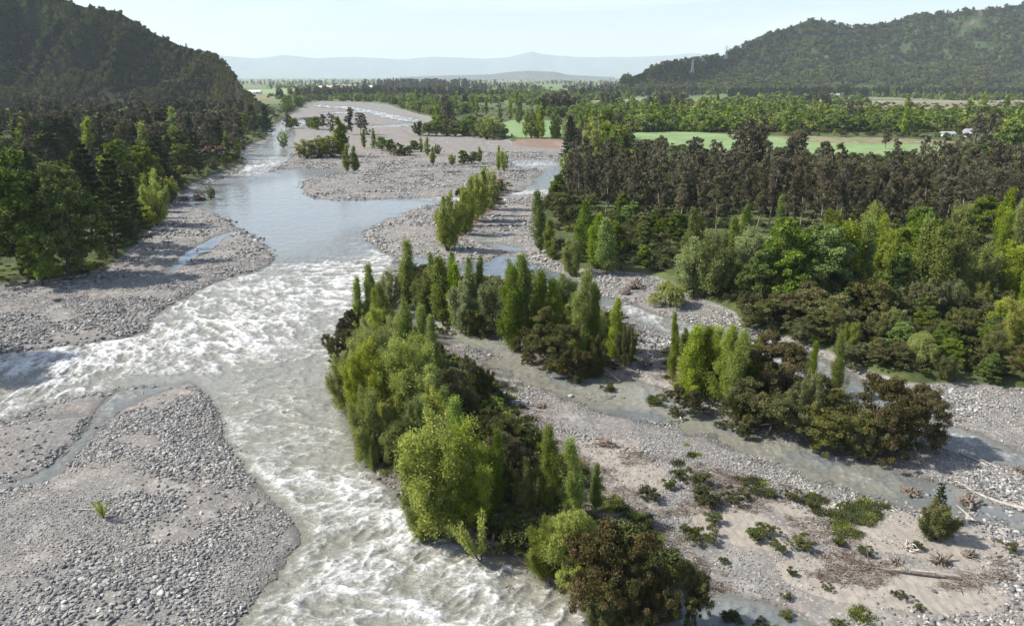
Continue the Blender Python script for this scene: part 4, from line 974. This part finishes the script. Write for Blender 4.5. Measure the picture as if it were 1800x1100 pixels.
# trees around the fields
fill([(1100,228),(1700,236),(1900,240),(1900,215),(1500,215),(1100,208)], 84, dict(broad=5, poplar=1, euc=1, willow=1.5, acacia=1), 12, dict(broad=(10, 16), poplar=(18, 24), euc=(16, 22), willow=(8, 12), acacia=(8, 11)),
     'tree in the band beyond the long green field', 'trees beyond the long green field', 20, (1.2, 1.6))
fill([(1690,285),(1900,300),(1900,245),(1720,245)], 20, dict(broad=3, euc=2, willow=1, poplar=1), 9, (12, 20), 'tree crowding the right end of the long green field', 'trees at the right end of the long field', 21, (1, 1.4))
fill([(990,330),(1110,322),(1110,246),(1000,248)], 40, dict(broad=2, euc=2, poplar=1.5, willow=1, pine=1), 9, (10, 18), 'tree between the brown ploughed strip and the long field', 'trees left of the long field', 22, (1, 1.4))
T('euc',1556,265,228,'lone bushy tree standing in the long green field',1.6,v=2)
T('poplar',1588,243,194,'pair of tall pale poplars at the back of the field, left one',1.2,v=0)
T('poplar',1597,243,196,'pair of tall pale poplars at the back of the field, right one',1.2,v=4)
T('poplar',1385,240,190,'dark tall poplar at the back edge of the long field',2.0,v=1)
REST = build_trees()

# ------------------------------------------------------------------ far woods: nobody could count these
allsp = ['broad', 'willow', 'poplar', 'pine', 'euc', 'acacia']
fm = [merged(s, i, .035) for s in allsp for i in range(3)]
def wood(name, X, Y, Z, H, sp, w=1.3, label=None):
    N = len(X); sp = np.asarray(sp); h0 = np.array([SPEC[s][1] for s in allsp])[sp]; s = H/h0
    scatter(name, np.stack([X, Y, Z-.3], 1), np.stack([s*w, s*w, s], 1), np.stack([0*X, 0*X, RNG.uniform(0, 6.28, N)], 1), fm, sp*3+RNG.integers(0, 3, N), label)
if REST:
    R_ = [(allsp.index(dict(pale='willow', rust='acacia', shrub='acacia').get(t[0], t[0])), *t[1:]) for t in REST]
    wood('woods', np.array([t[1] for t in R_]), np.array([t[2] for t in R_]), np.array([t[3] for t in R_]), np.array([t[4]*h for t, h in zip(R_, [SPEC[x[0]][1] for x in REST])]), [t[0] for t in R_], 1.1)
N = 30000; px = RNG.uniform(-300, 2100, N); py = 139.0+RNG.random(N)**1.1*100
X, Y = gnd(px, py)
f = fields(X, Y); keep = (f[1] < -6)
for P, kx in FIELDS: keep &= sd(P, X, Y, 30) < (1 if kx != 3 else 1e9)
scrub = np.zeros(N)
for P, kx in FIELDS:
    if kx == 3: scrub = np.maximum(scrub, sd(P, X, Y, 30) > 0)
dn = fbm(X*1.0, Y*.35, 170, 4, 200); keep &= dn > np.where(Y > 1100, .43, .34)
keep &= ~((px < 500) & (py > 178)) & ~((px > 980) & (py > 238)) & ~((px < 470)&(py>150))
keep &= (scrub < .5) | (RNG.random(N) < .5)
X, Y, px, py, scrub = X[keep], Y[keep], px[keep], py[keep], scrub[keep]
ty = fbm(X, Y, 240, 3, 210); N = len(X); r = RNG.random(N)
sp = np.where(ty > .56, np.where(r < .5, 4, 3), np.where(r < .45, 0, np.where(r < .84, 1, np.where(r < .86, 2, 5))))
H = np.choose(sp, [11, 9, 17, 16, 19, 7])*RNG.uniform(.7, 1.2, N); H = np.where(scrub > .5, 4*RNG.uniform(.6, 1.2, N), H); sp = np.where(scrub > .5, 5, sp)
wood('far_woods', X, Y, np.full(N, 1.2), H, sp, 1.45)
def on_hill(name, Hh, n, thr, hmin, hmax, mixf, seed, w=1.3):
    x, y, z, U = Hh[0], Hh[1], Hh[2], Hh[4]; rg = np.random.default_rng(seed)
    i = rg.uniform(1, x.shape[0]-2, n); j = rg.uniform(0, x.shape[1]-2, n); a, b = i.astype(int), j.astype(int); fi, fj = i-a, j-b
    def bl(q): return (q[a, b]*(1-fi)+q[a+1, b]*fi)*(1-fj)+(q[a, b+1]*(1-fi)+q[a+1, b+1]*fi)*fj
    X, Y, Z, UU = bl(x), bl(y), bl(z), bl(U); k = (fbm(X, Y, 130, 4, seed+20) < thr) & (fbm(X, Y, 28, 3, seed+2) > .27) & (UU < 1.1) & (bl(Hh[3])+(fbm(X, Y, 14, 3, 400)-.5)*1.8 < .95) & (Z > 1)
    X, Y, Z = X[k], Y[k], Z[k]; N = len(X)
    wood(name, X, Y, Z, rg.uniform(hmin, hmax, N), rg.choice([0, 3, 4, 5], N, p=mixf), w)
on_hill('hillside_woods', HL, 22000, .85, 3, 7, [.08, .30, .12, .50], 3)
on_hill('hillside_woods', HR, 34000, .68, 7, 15, [.22, .33, .15, .30], 12, 1.6)
x = RNG.normal(745, 45, 260); X, Y = gnd(x, RNG.uniform(152, 158, 260)); wood('far_woods', X, Y, np.full(260, 1.2), RNG.uniform(16, 34, 260), RNG.choice([3, 4], 260), 1.3)
# plantation edge at the foot of the right hill
x = RNG.uniform(0, 1, 700); px = 1280+x*900; X, Y = gnd(px, RNG.uniform(166, 173.5, 700)); wood('plantation_woods', X, Y, np.full(700, 1.0), RNG.uniform(13, 19, 700), np.full(700, 3), 1.3)

# low growth under and between the trees
N = 60000; px = RNG.uniform(-250, 2050, N); py = 185+RNG.random(N)*920; X, Y = gnd(px, py)
f = fields(X, Y); Ii = np.full(N, -20.0)
for P in (ISLE[0], ISLE[1], ISLE[2], ISLE[4]): Ii = np.maximum(Ii, sd(P, X, Y, 15))
q = fbm(X, Y, 9, 3, 300); on = (f[1] < -2.0) | ((Ii > 1.2) & (f[0] < -1.2))
keep = on & (q > np.where(Y > 300, .40, .42)) & (RNG.random(N) < np.where(Ii > 1.2, .8, np.clip(Y/320, .25, 1)))
for P, kx in FIELDS: keep &= sd(P, X, Y, 30) < 0
keep &= sd(poly([(-100,478),(60,476),(190,462),(200,482),(120,505),(-100,510)]), X, Y, 20) < 0
keep &= sd(poly([(1130,415),(1175,415),(1180,428),(1130,428)]), X, Y, 20) < 0
X, Y = X[keep], Y[keep]; N = len(X); Z = height(X, Y); near = Y < 230
lk = [merged('shrub', i, .35) for i in range(3)]+[merged('willow', 0, .08), merged('broad', 1, .08), merged('acacia', 2, .12)]+[merged('willow', i, .08) for i in (1, 2)]
pk = np.where(RNG.random(N) < .55, RNG.integers(0, 3, N), np.where(RNG.random(N) < .7, RNG.integers(3, 6, N), RNG.integers(6, 8, N)))
hh = np.where(near, RNG.uniform(.7, 2.2, N), RNG.uniform(1.2, 3.8, N)); s = hh/np.array([2, 2, 2, 11, 12, 8, 11, 11.])[pk]
scatter('undergrowth', np.stack([X, Y, Z-.1], 1), np.stack([s*1.35, s*1.35, s], 1), np.stack([0*X, 0*X, RNG.uniform(0, 6.28, N)], 1), lk, pk)

# ------------------------------------------------------------------ driftwood, stumps, rocks
WOODM = bark_material('weathered_driftwood', (.27, .23, .19), (.50, .45, .39)); WOODD = bark_material('brown_driftwood', (.10, .078, .06), (.25, .20, .16))
def gz_(x, y): return float(height(np.array([x]), np.array([y]))[0])
def log_(a, b, r, label, m=WOODM, stubs=3, seed=0, roots=False, group=None):
    rg = np.random.default_rng(seed+int(a[0])); ax, ay = gnd(*a); bx, by = gnd(*b); L = math.hypot(bx-ax, by-ay)
    za, zb = max(gz_(ax, ay), -.02)+r*.6, max(gz_(bx, by), -.02)+r*.6; e = np.array([bx-ax, by-ay, zb-za]); p = bend(rg, (0, 0, 0), e, 9, .04); ts = [tube(p, r, r*.35, 8)]
    for _ in range(stubs):
        t = rg.integers(3, 8); d = rg.normal(size=3); d[2] = abs(d[2])*.7+.1; d = d/np.linalg.norm(d)*rg.uniform(.12, .3)*L+e*.1; ts.append(tube(bend(rg, p[t], p[t]+d, 5, .1), r*.4, .02, 5))
    r_ = put('driftwood_log', None, (float(ax), float(ay), za)); put('stem', join_tubes('stem', ts, m), parent=r_)
    if roots: put('roots', rootmesh(rg, r*4.5, m), parent=r_)
    tag(r_, label, 'driftwood', group)
def rootmesh(rg, R, m, n=22):
    ts = []
    for _ in range(n):
        d = norm(rg.normal(size=3)*np.array([1, 1, .8])); d[2] = abs(d[2])*.9; e = d*R*rg.uniform(.5, 1.1); ts.append(tube(bend(rg, (0, 0, 0), e, 6, .22), R*.13, .015, 5))
    return join_tubes('roots', ts, m)
def stump(px, py, R, label, m=WOODD, seed=0, group=None):
    x, y = gnd(px, py); rg = np.random.default_rng(seed+int(px)); r = put('tree_stump', None, (float(x), float(y), max(gz_(x, y), -.05)))
    a = rg.uniform(0, 6.28); put('stem', join_tubes('stem', [tube(bend(rg, (0, 0, R*.25), (cos(a)*R*1.1, sin(a)*R*1.1, R*rg.uniform(.2, .6)), 6, .1), R*.17, R*.09, 8)], m), parent=r)
    put('roots', rootmesh(rg, R, m, 46), parent=r); tag(r, label, 'tree stump', group)
def boulder(px, py, s, label, seed=0):
    x, y = gnd(px, py); o = put('boulder', rock(900+seed, 3), (float(x), float(y), max(gz_(x, y), 0)+s*.12)); o.scale = (s, s, s); o.rotation_euler = (0, 0, seed); tag(o, label, 'boulder')
log_((1684,1031),(1509,1007),.16,'long dark log with branches lying across the sand flat',WOODD,5,1)
log_((1640,1020),(1560,1012),.10,'thin stick beside the long dark log',WOODM,2,2)
stump(1648,1000,1.1,'tangled root stump, biggest on the sand flat')
stump(1594,975,.85,'grey root stump above the long dark log',WOODM)
stump(1700,990,.8,'spiky root stump right of the biggest one')
stump(1572,1002,.7,'low root stump touching the long dark log')
stump(1764,1032,.6,'small stump with a white stick near the right edge')
log_((1764,1030),(1785,1018),.07,'white stick beside the small stump',WOODM,1,3)
log_((1301,883),(1326,910),.10,'pale crooked log among green shrubs',WOODM,2,4)
log_((1800,897),(1680,848),.20,'long straight pale log lying beside the stream',WOODM,0,5)
log_((1645,789),(1662,810),.16,'short pale log under the leaning acacia',WOODM,1,6)
log_((1512,797),(1460,768),.13,'pale log of the pile below the dark acacias',WOODM,4,7)
log_((1500,800),(1452,776),.10,'thinner log alongside the pile below the dark acacias',WOODM,3,8)
log_((1608,802),(1588,775),.13,'pale log sloping down from the shaded bank',WOODM,1,9)
log_((1737,828),(1684,798),.14,'pale log on the spit by the right channel',WOODM,2,10)
log_((1770,835),(1720,806),.11,'second pale log on the spit by the right channel',WOODM,2,11)
stump(1792,832,.9,'dark stump at the right edge by the channel')
stump(1702,885,1.5,'big brown root mass standing in the stream')
stump(1600,868,1.2,'low brown root mat left of the lone bush')
log_((1712,918),(1682,888),.10,'bare stick leaning off the brown root mass',WOODM,1,12)
stump(1370,762,1.4,'dark root mass at the foot of the golden acacia')
stump(1245,728,.9,'root clump under the right island bushes')
log_((1200,742),(1190,715),.12,'upright pale branch below the right island poplars',WOODM,1,13)
stump(1135,650,1.5,'dark root tangle between the two islands')
for i, (x, y1, y2) in enumerate([(1136,655,625),(1150,652,618),(1122,652,630)]): log_((x,y1),(x+6,y2),.07,['bare grey pole in the dark root tangle, middle one','bare grey pole in the dark root tangle, right one','bare grey pole in the dark root tangle, left one'][i],WOODM,1,14+i)
log_((1090,672),(1053,650),.16,'pale log with grass beside the gravel stream',WOODM,1,17)
stump(1147,714,.55,'red brown stump stranded in the shallow stream')
stump(1118,512,2.4,'big sprawling root pile on the gravel beach')
stump(1100,520,1.5,'lower root pile in front of the big sprawling one')
log_((757,556),(735,546),.16,'white log across the trickle at the middle island',WOODM,1,18)
log_((830,577),(805,570),.18,'white log on the middle island bank',WOODM,1,19)
log_((800,574),(786,562),.14,'thin log leaning on the middle island bank',WOODM,2,20)
stump(842,574,1.1,'round root stump on the middle island bank')
stump(866,584,1.0,'brown root stump right of the round one on the middle island bank')
stump(712,552,1.2,'brown driftwood heap at the island trickle')
log_((868,695),(900,703),.2,'thick white log end on the driftwood beach',WOODM,1,21)
log_((905,718),(960,728),.13,'long grey log on the driftwood beach',WOODM,3,22)
stump(950,722,.9,'dark root stump at the end of the long grey log')
stump(1066,792,1.2,'brown root tangle on the pale sand',WOODD)
log_((1090,795),(1045,790),.12,'branch lying in the root tangle on the pale sand',WOODD,3,23)
stump(865,966,1.5,'root stump in the rapids under the leaning sapling')
stump(899,1032,.5,'small dark snag poking out of the rapids')
log_((1090,1090),(1010,1040),.12,'long pale branch along the waterline by the rusty acacia',WOODM,4,24)
log_((940,985),(905,955),.12,'pale branch behind the root stump in the rapids',WOODM,4,25)
stump(350,352,3.2,'driftwood raft caught on the left gravel shore')
stump(325,352,2.4,'left end of the driftwood raft on the gravel shore')
log_((270,1006),(225,1002),.13,'small brown log on the near gravel bar',WOODD,2,26)
log_((105,842),(70,850),.10,'short pale log by the blue side channel',WOODM,1,27)
log_((170,910),(135,908),.08,'pale stick at the foot of the green tuft on the gravel',WOODM,1,28)
stump(105,538,1.0,'dark root clump on the left gravel beach')
for i, (x, y) in enumerate([(640,312),(720,315),(780,308),(690,300),(830,298)]): log_((x,y),(x+32,y-1),.35,['brown log line','second brown log line','third brown log line','short brown log line','far brown log line'][i]+' strewn on the far gravel bar',WOODD,6,30+i)
boulder(1520,1091,.85,'smooth dark boulder at the bottom edge',1)
boulder(1640,1052,.5,'white stone on the sand near the bottom right',2)
boulder(1111,548,1.3,'black boulder parting the white water channel',3)
boulder(1003,697,.9,'grey boulder standing in the shallow stream',4)
boulder(303,978,.45,'dark cobble boulder on the near gravel bar',5)
boulder(645,797,.8,'pale boulder at the water edge below the willows',6)
boulder(665,842,.7,'dark boulder at the water edge below the willows',7)
boulder(1700,912,.5,'white boulder at the stream edge near the root mass',8)
boulder(345,441,1.0,'single dark rock beside the blue pool',9)

# shrubs on the sand and gravel flats
SH = [(1237,885,852,'round olive shrub casting a shadow on the sand'),(1222,850,824,'yellow green shrub at the top of the sand flat'),(1190,838,818,'small shrub left of the yellow green one'),(1180,852,835,'low shrub at the left of the shrub patch'),
 (1294,878,856,'grey green shrub beside the crooked pale log'),(1330,942,920,'pair of low shrubs in the sand, left one'),(1350,938,916,'pair of low shrubs in the sand, right one'),(1415,962,938,'dark upright shrub in the middle of the sand flat'),
 (1204,938,914,'bright green shrub near the rusty acacia'),(1240,940,918,'olive shrub right of the bright green one'),(1252,912,892,'small dark shrub with bare base'),(1368,960,940,'thin olive shrub left of the dark upright one'),
 (1475,952,936,'low brown shrub above the stumps'),(1525,972,955,'wide olive shrub above the stumps'),(1583,1046,1032,'bright low shrub on the bottom sand strip'),(1614,960,947,'yellow green tuft shrub on the smooth sand'),(1775,962,945,'green shrub near the right edge'),
 (1614,1066,1054,'small green shrub near the bottom edge'),(1385,1036,1024,'wide flat green shrub over the lower sand'),(1457,1026,1016,'small shrub right of the wide flat one'),(1386,1066,1050,'single green tuft low on the gravel'),(1478,1090,1074,'brown green tuft by the bottom edge'),
 (1395,1002,990,'pale tuft on the gravel band'),(1269,980,968,'small tuft left on the gravel band'),(1320,860,838,'green shrub line by the stones, first'),(1350,866,848,'green shrub line by the stones, second'),(1390,870,852,'bright grassy shrub by the stones'),(1425,882,868,'small bright grassy shrub by the stones'),
 (1160,700,676,'brown shrub by the stream under the right island'),(1276,740,722,'lit green shrub on the right island bank'),(1140,875,850,'grey shrub at the edge of the pale sand'),(1130,930,905,'grey green shrub behind the rusty acacia'),(1160,1000,965,'pale shrub behind the rusty acacia'),
 (1070,672,655,'grassy shrub beside the pale log'),(780,575,558,'lime shrub at the middle island bank'),(1620,735,715,'bright grass clump under the leaning acacia'),(700,815,790,'green shrub spilling onto the bank stones'),(720,870,845,'grey grass shrub on the river bank'),
 (1280,1075,1050,'green shrub on the log in the side channel'),(1340,1085,1066,'thin green shrub in the side channel'),(1360,1100,1075,'lime shrub at the bottom edge')]
mats_ = [SPEC['shrub'][0](300+i) for i in range(5)]
for i, (px, yb, yt, lb) in enumerate(SH):
    X, Y, H = tall(px, yb, yt); s = H/2.0; r = put('shrub', None, (X, Y, gz_(X, Y)-.03)); r.scale = (s*1.3, s*1.3, s); r.rotation_euler = (0, 0, i*1.7)
    c, t = lib('shrub', i); put('crown', c, parent=r); put('trunk', t, parent=r); tag(r, lb, 'shrub')
for px, yb, yt, lb in [(182,908,868,'lime green seedling tuft alone on the near gravel bar'),(1362,1108,1078,'bright sapling sprouting at the bottom edge')]:
    X, Y, H = tall(px, yb, yt); s = H/3.0; r = put('sapling', None, (X, Y, gz_(X, Y))); r.scale = (s, s, s); c, t = lib('sapling', 1); put('crown', c, parent=r); put('trunk', t, parent=r); tag(r, lb, 'sapling')
# twigs and drift mats, grass tufts
tw = []
for i in range(6):
    rg = np.random.default_rng(700+i); tw.append(join_tubes('twigs', [tube(bend(rg, rg.normal(0, .35, 3)*(1, 1, .12), rg.normal(0, .8, 3)*(1, .6, .10)+(0, 0, .12), 4, .12), .035, .012, 3) for _ in range(14)], WOODD if i < 4 else WOODM))
N = 56000; px = RNG.uniform(550, 1900, N); py = 470+RNG.random(N)*640; X, Y = gnd(px, py); f = fields(X, Y)
edge = np.zeros(N)
for P in ISLE[:3]: d = sd(P, X, Y, 15); edge = np.maximum(edge, np.exp(-(d/2.2)**2))
flat = sd(poly([(1060,790),(1240,815),(1420,860),(1620,930),(1800,980),(1800,1060),(1500,1060),(1350,1010),(1200,960),(1100,880)]), X, Y, 20) > 0
band = (fbm(X, Y*2.2, 7, 3, 320) > .57)*flat*.7
keep = (RNG.random(N) < np.maximum(edge*.38, band*.6)) & (f[0] < 0)
X, Y = X[keep], Y[keep]; N = len(X); s = RNG.uniform(.3, .85, N)
scatter('driftwood_twigs', np.stack([X, Y, height(X, Y)+.03], 1), s, np.stack([0*X, 0*X, RNG.normal(-.4, .5, N)], 1), tw)
gr = []
for i in range(4):
    rg = np.random.default_rng(720+i); m = 260; P = rg.normal(0, .28, (m, 3)); P[:, 2] = .14; gr.append(crown_mesh('grass', [leaves(rg, P, rg.normal(size=(m, 3))*.45+(0, 0, 1), rg.uniform(.15, .42, m), .16, rg.random(m))], ML['shrub' if i < 3 else 'willow']))
N = 30000; px = RNG.uniform(-50, 1900, N); py = 300+RNG.random(N)*800; X, Y = gnd(px, py); f = fields(X, Y)
lawn = sd(poly([(-60,474),(60,474),(190,460),(200,484),(120,507),(-60,512)]), X, Y, 20) > 0
strip = sd(poly([(1150,800),(1300,835),(1450,870),(1480,890),(1400,885),(1250,850),(1130,820)]), X, Y, 20) > 0
inI = np.zeros(N, bool)
for P in ISLE[:3]: inI |= sd(P, X, Y, 5) > -1
keep = (f[0] < -.6) & ((lawn & (RNG.random(N) < 1)) | (strip & (fbm(X, Y, 3, 3, 330) > .66)) | (inI & (RNG.random(N) < .35)) | (flat_ := (fbm(X, Y, 5, 3, 331) > .73) & (px > 1050) & (py > 780)))
X, Y = X[keep], Y[keep]; N = len(X); s = RNG.uniform(.5, 1.5, N)
scatter('grass', np.stack([X, Y, height(X, Y)], 1), s, np.stack([0*X, 0*X, RNG.uniform(0, 6, N)], 1), gr)

# ------------------------------------------------------------------ bridge, houses, road, poles
def boxv(c, d):
    c = np.array(c, float); d = np.array(d, float)/2; V = [c+d*np.array([x, y, z]) for z in (-1, 1) for y in (-1, 1) for x in (-1, 1)]
    return np.array(V), np.array([(0, 2, 3, 1), (4, 5, 7, 6), (0, 1, 5, 4), (2, 6, 7, 3), (0, 4, 6, 2), (1, 3, 7, 5)])
def flatm(name, c, r=.8): m, nt, n, l, b = mat(name); q = noise(n, l, n.new('ShaderNodeNewGeometry').outputs['Position'], 1.5, 4); l.new(mixc(n, l, q.outputs['Fac'], tuple(.8*k for k in c), tuple(1.15*k for k in c)), b.inputs['Base Color']); b.inputs['Roughness'].default_value = r; return m
CONC = flatm('concrete', (.24, .235, .22)); WHT = flatm('white_wall', (.75, .74, .70)); RED = flatm('red_clay_roof', (.33, .14, .09)); GREY = flatm('grey_metal_roof', (.35, .36, .38)); DARK = flatm('dark_opening', (.03, .03, .035)); STEEL = flatm('galvanised_steel', (.4, .42, .44))
def boxes(name, bs, m, parent=None, loc=None): return put(name, join_tubes(name, [boxv(*q) for q in bs], m), loc, parent)
bx, by = gnd(535, 222); br = put('bridge', None, (float(bx), float(by), 0)); sc = by/F
boxes('deck', [((0, 0, 6.0), (28*sc*1.1, 7, .8))], CONC, br); boxes('parapet', [((0, -3.3, 6.8), (28*sc*1.1, .3, .8)), ((0, 3.3, 6.8), (28*sc*1.1, .3, .8))], CONC, br)
for dx in (6*sc,): boxes('pier', [((dx, 0, 2), (2.2, 5, 6.2)), ((dx, 0, 5.2), (3.6, 6, .8))], CONC, br)
tag(br, 'concrete bridge end on piers at the foot of the left hill', 'bridge')
def house(px, py, w, d, h, label, rm=GREY, wm=WHT, Yo=0):
    x, y = gnd(px, py); r = put('house', None, (float(x), float(y)+Yo, 1.2)); boxes('wall', [((0, 0, h/2-.5), (w, d, h+1))], wm, r)
    V = [(-w/2-.5, -d/2-.5, h), (w/2+.5, -d/2-.5, h), (w/2+.5, d/2+.5, h), (-w/2-.5, d/2+.5, h), (-w/2-.5, 0, h+h*.5), (w/2+.5, 0, h+h*.5)]
    me = bpy.data.meshes.new('roof'); me.from_pydata(V, [], [(0, 1, 5, 4), (2, 3, 4, 5), (0, 4, 3), (1, 2, 5), (3, 2, 1, 0)]); me.materials.append(rm); put('roof', me, parent=r)
    for k in (-.28, .28): boxes('window', [((k*w, -d/2-.03, h*.5), (w*.14, .12, h*.3))], DARK, r)
    boxes('door', [((0, -d/2-.03, h*.36), (1.1, .12, h*.72))], DARK, r); tag(r, label, 'house')
house(372, 283, 11, 7, 4, 'small house with red roof among trees on the left bank', RED); house(1664, 245, 8, 5, 2.6, 'long low white house behind the long green field'); house(1700, 246, 4.5, 5, 4, 'small white house beside the dark tree behind the field')
house(1467, 173, 16, 8, 5, 'white hut by the valley road under the right hill')
for i, (px, py, w) in enumerate([(448, 167, 30), (573, 157, 45), (634, 164, 20), (655, 156, 30), (700, 158, 24)]): house(px, py, w, 14, 6, ['white farm shed beyond the left hill end', 'long white greenhouse on the far plain', 'white shed above the far river bend', 'second greenhouse on the far plain', 'white shed in the trees right of the far river bend'][i], WHT if i != 2 else GREY)
x0, y0 = gnd(1400, 180); xs = np.linspace(float(x0), 1500, 60); me = new_mesh('road', np.concatenate([np.stack([xs, 1215+xs*.02+np.sin(xs/90)*4+dy, 0*xs+3.2-(abs(dy) > 6)*3.4], 1) for dy in (-9, -5, 5, 9)]), gridfaces(4, 60), flatm('pale_gravel_road', (.34, .31, .27))); tag(put('road', me), kind='structure')
for i in range(15):
    px = 1478+i*24+(i % 3)*3; x, y = gnd(px, 177.5); h = 13+(i*37 % 5)*.6; r = put('power_pole', None, (float(x), float(y), 1)); boxes('pole', [((0, 0, h/2), (.5, .5, h))], CONC, r); boxes('crossarm', [((0, 0, h-.8), (3.4, .35, .35))], STEEL, r); tag(r, 'pale power pole in the line along the valley road', 'power pole', 'power poles along the valley road')
def pylon(px, py, Y, H, label):
    x, z = at_depth(px, py, Y); ts = []; 
    for sx in (-1, 1):
        for sy in (-1, 1): ts.append(tube(np.array([[sx*H*.11, sy*H*.11, 0], [sx*H*.04, sy*H*.04, H*.6], [0, 0, H]]), .3, .2, 4))
    for k in range(8):
        z0_, z1_ = H*k/9, H*(k+1)/9; w0, w1 = H*.11*(1-k/10), H*.11*(1-(k+1)/10)
        for sy in (-1, 1): ts += [tube(np.array([[-w0, sy*w0, z0_], [w1, sy*w1, z1_]]), .15, .15, 4), tube(np.array([[w0, sy*w0, z0_], [-w1, sy*w1, z1_]]), .15, .15, 4)]
    r = put('pylon', None, (x, Y, z)); put('lattice_tower', join_tubes('lattice_tower', ts, STEEL), parent=r)
    put('crossarm', join_tubes('crossarm', [tube(np.array([[-H*w, 0, H*q], [H*w, 0, H*q]]), .25, .25, 4) for q, w in ((.66, .2), (.78, .17), (.9, .13))], STEEL), parent=r); tag(r, label, 'pylon')
pylon(1217, 128, 1800, 30, 'grey lattice pylon on the low end of the right ridge'); pylon(1276, 104, 2150, 36, 'faint lattice pylon on the skyline of the right ridge')
x, z = at_depth(917, 136, 8000); r = put('radio_mast', None, (x, 8000, z-10)); boxes('mast', [((0, 0, 12), (4, 4, 24)), ((0, 0, 60), (4, 4, 24))], WHT, r); boxes('mast_band', [((0, 0, 36), (4, 4, 24)), ((0, 0, 80), (4, 4, 16))], RED, r); tag(r, 'tiny red and white mast on the far plain', 'mast')
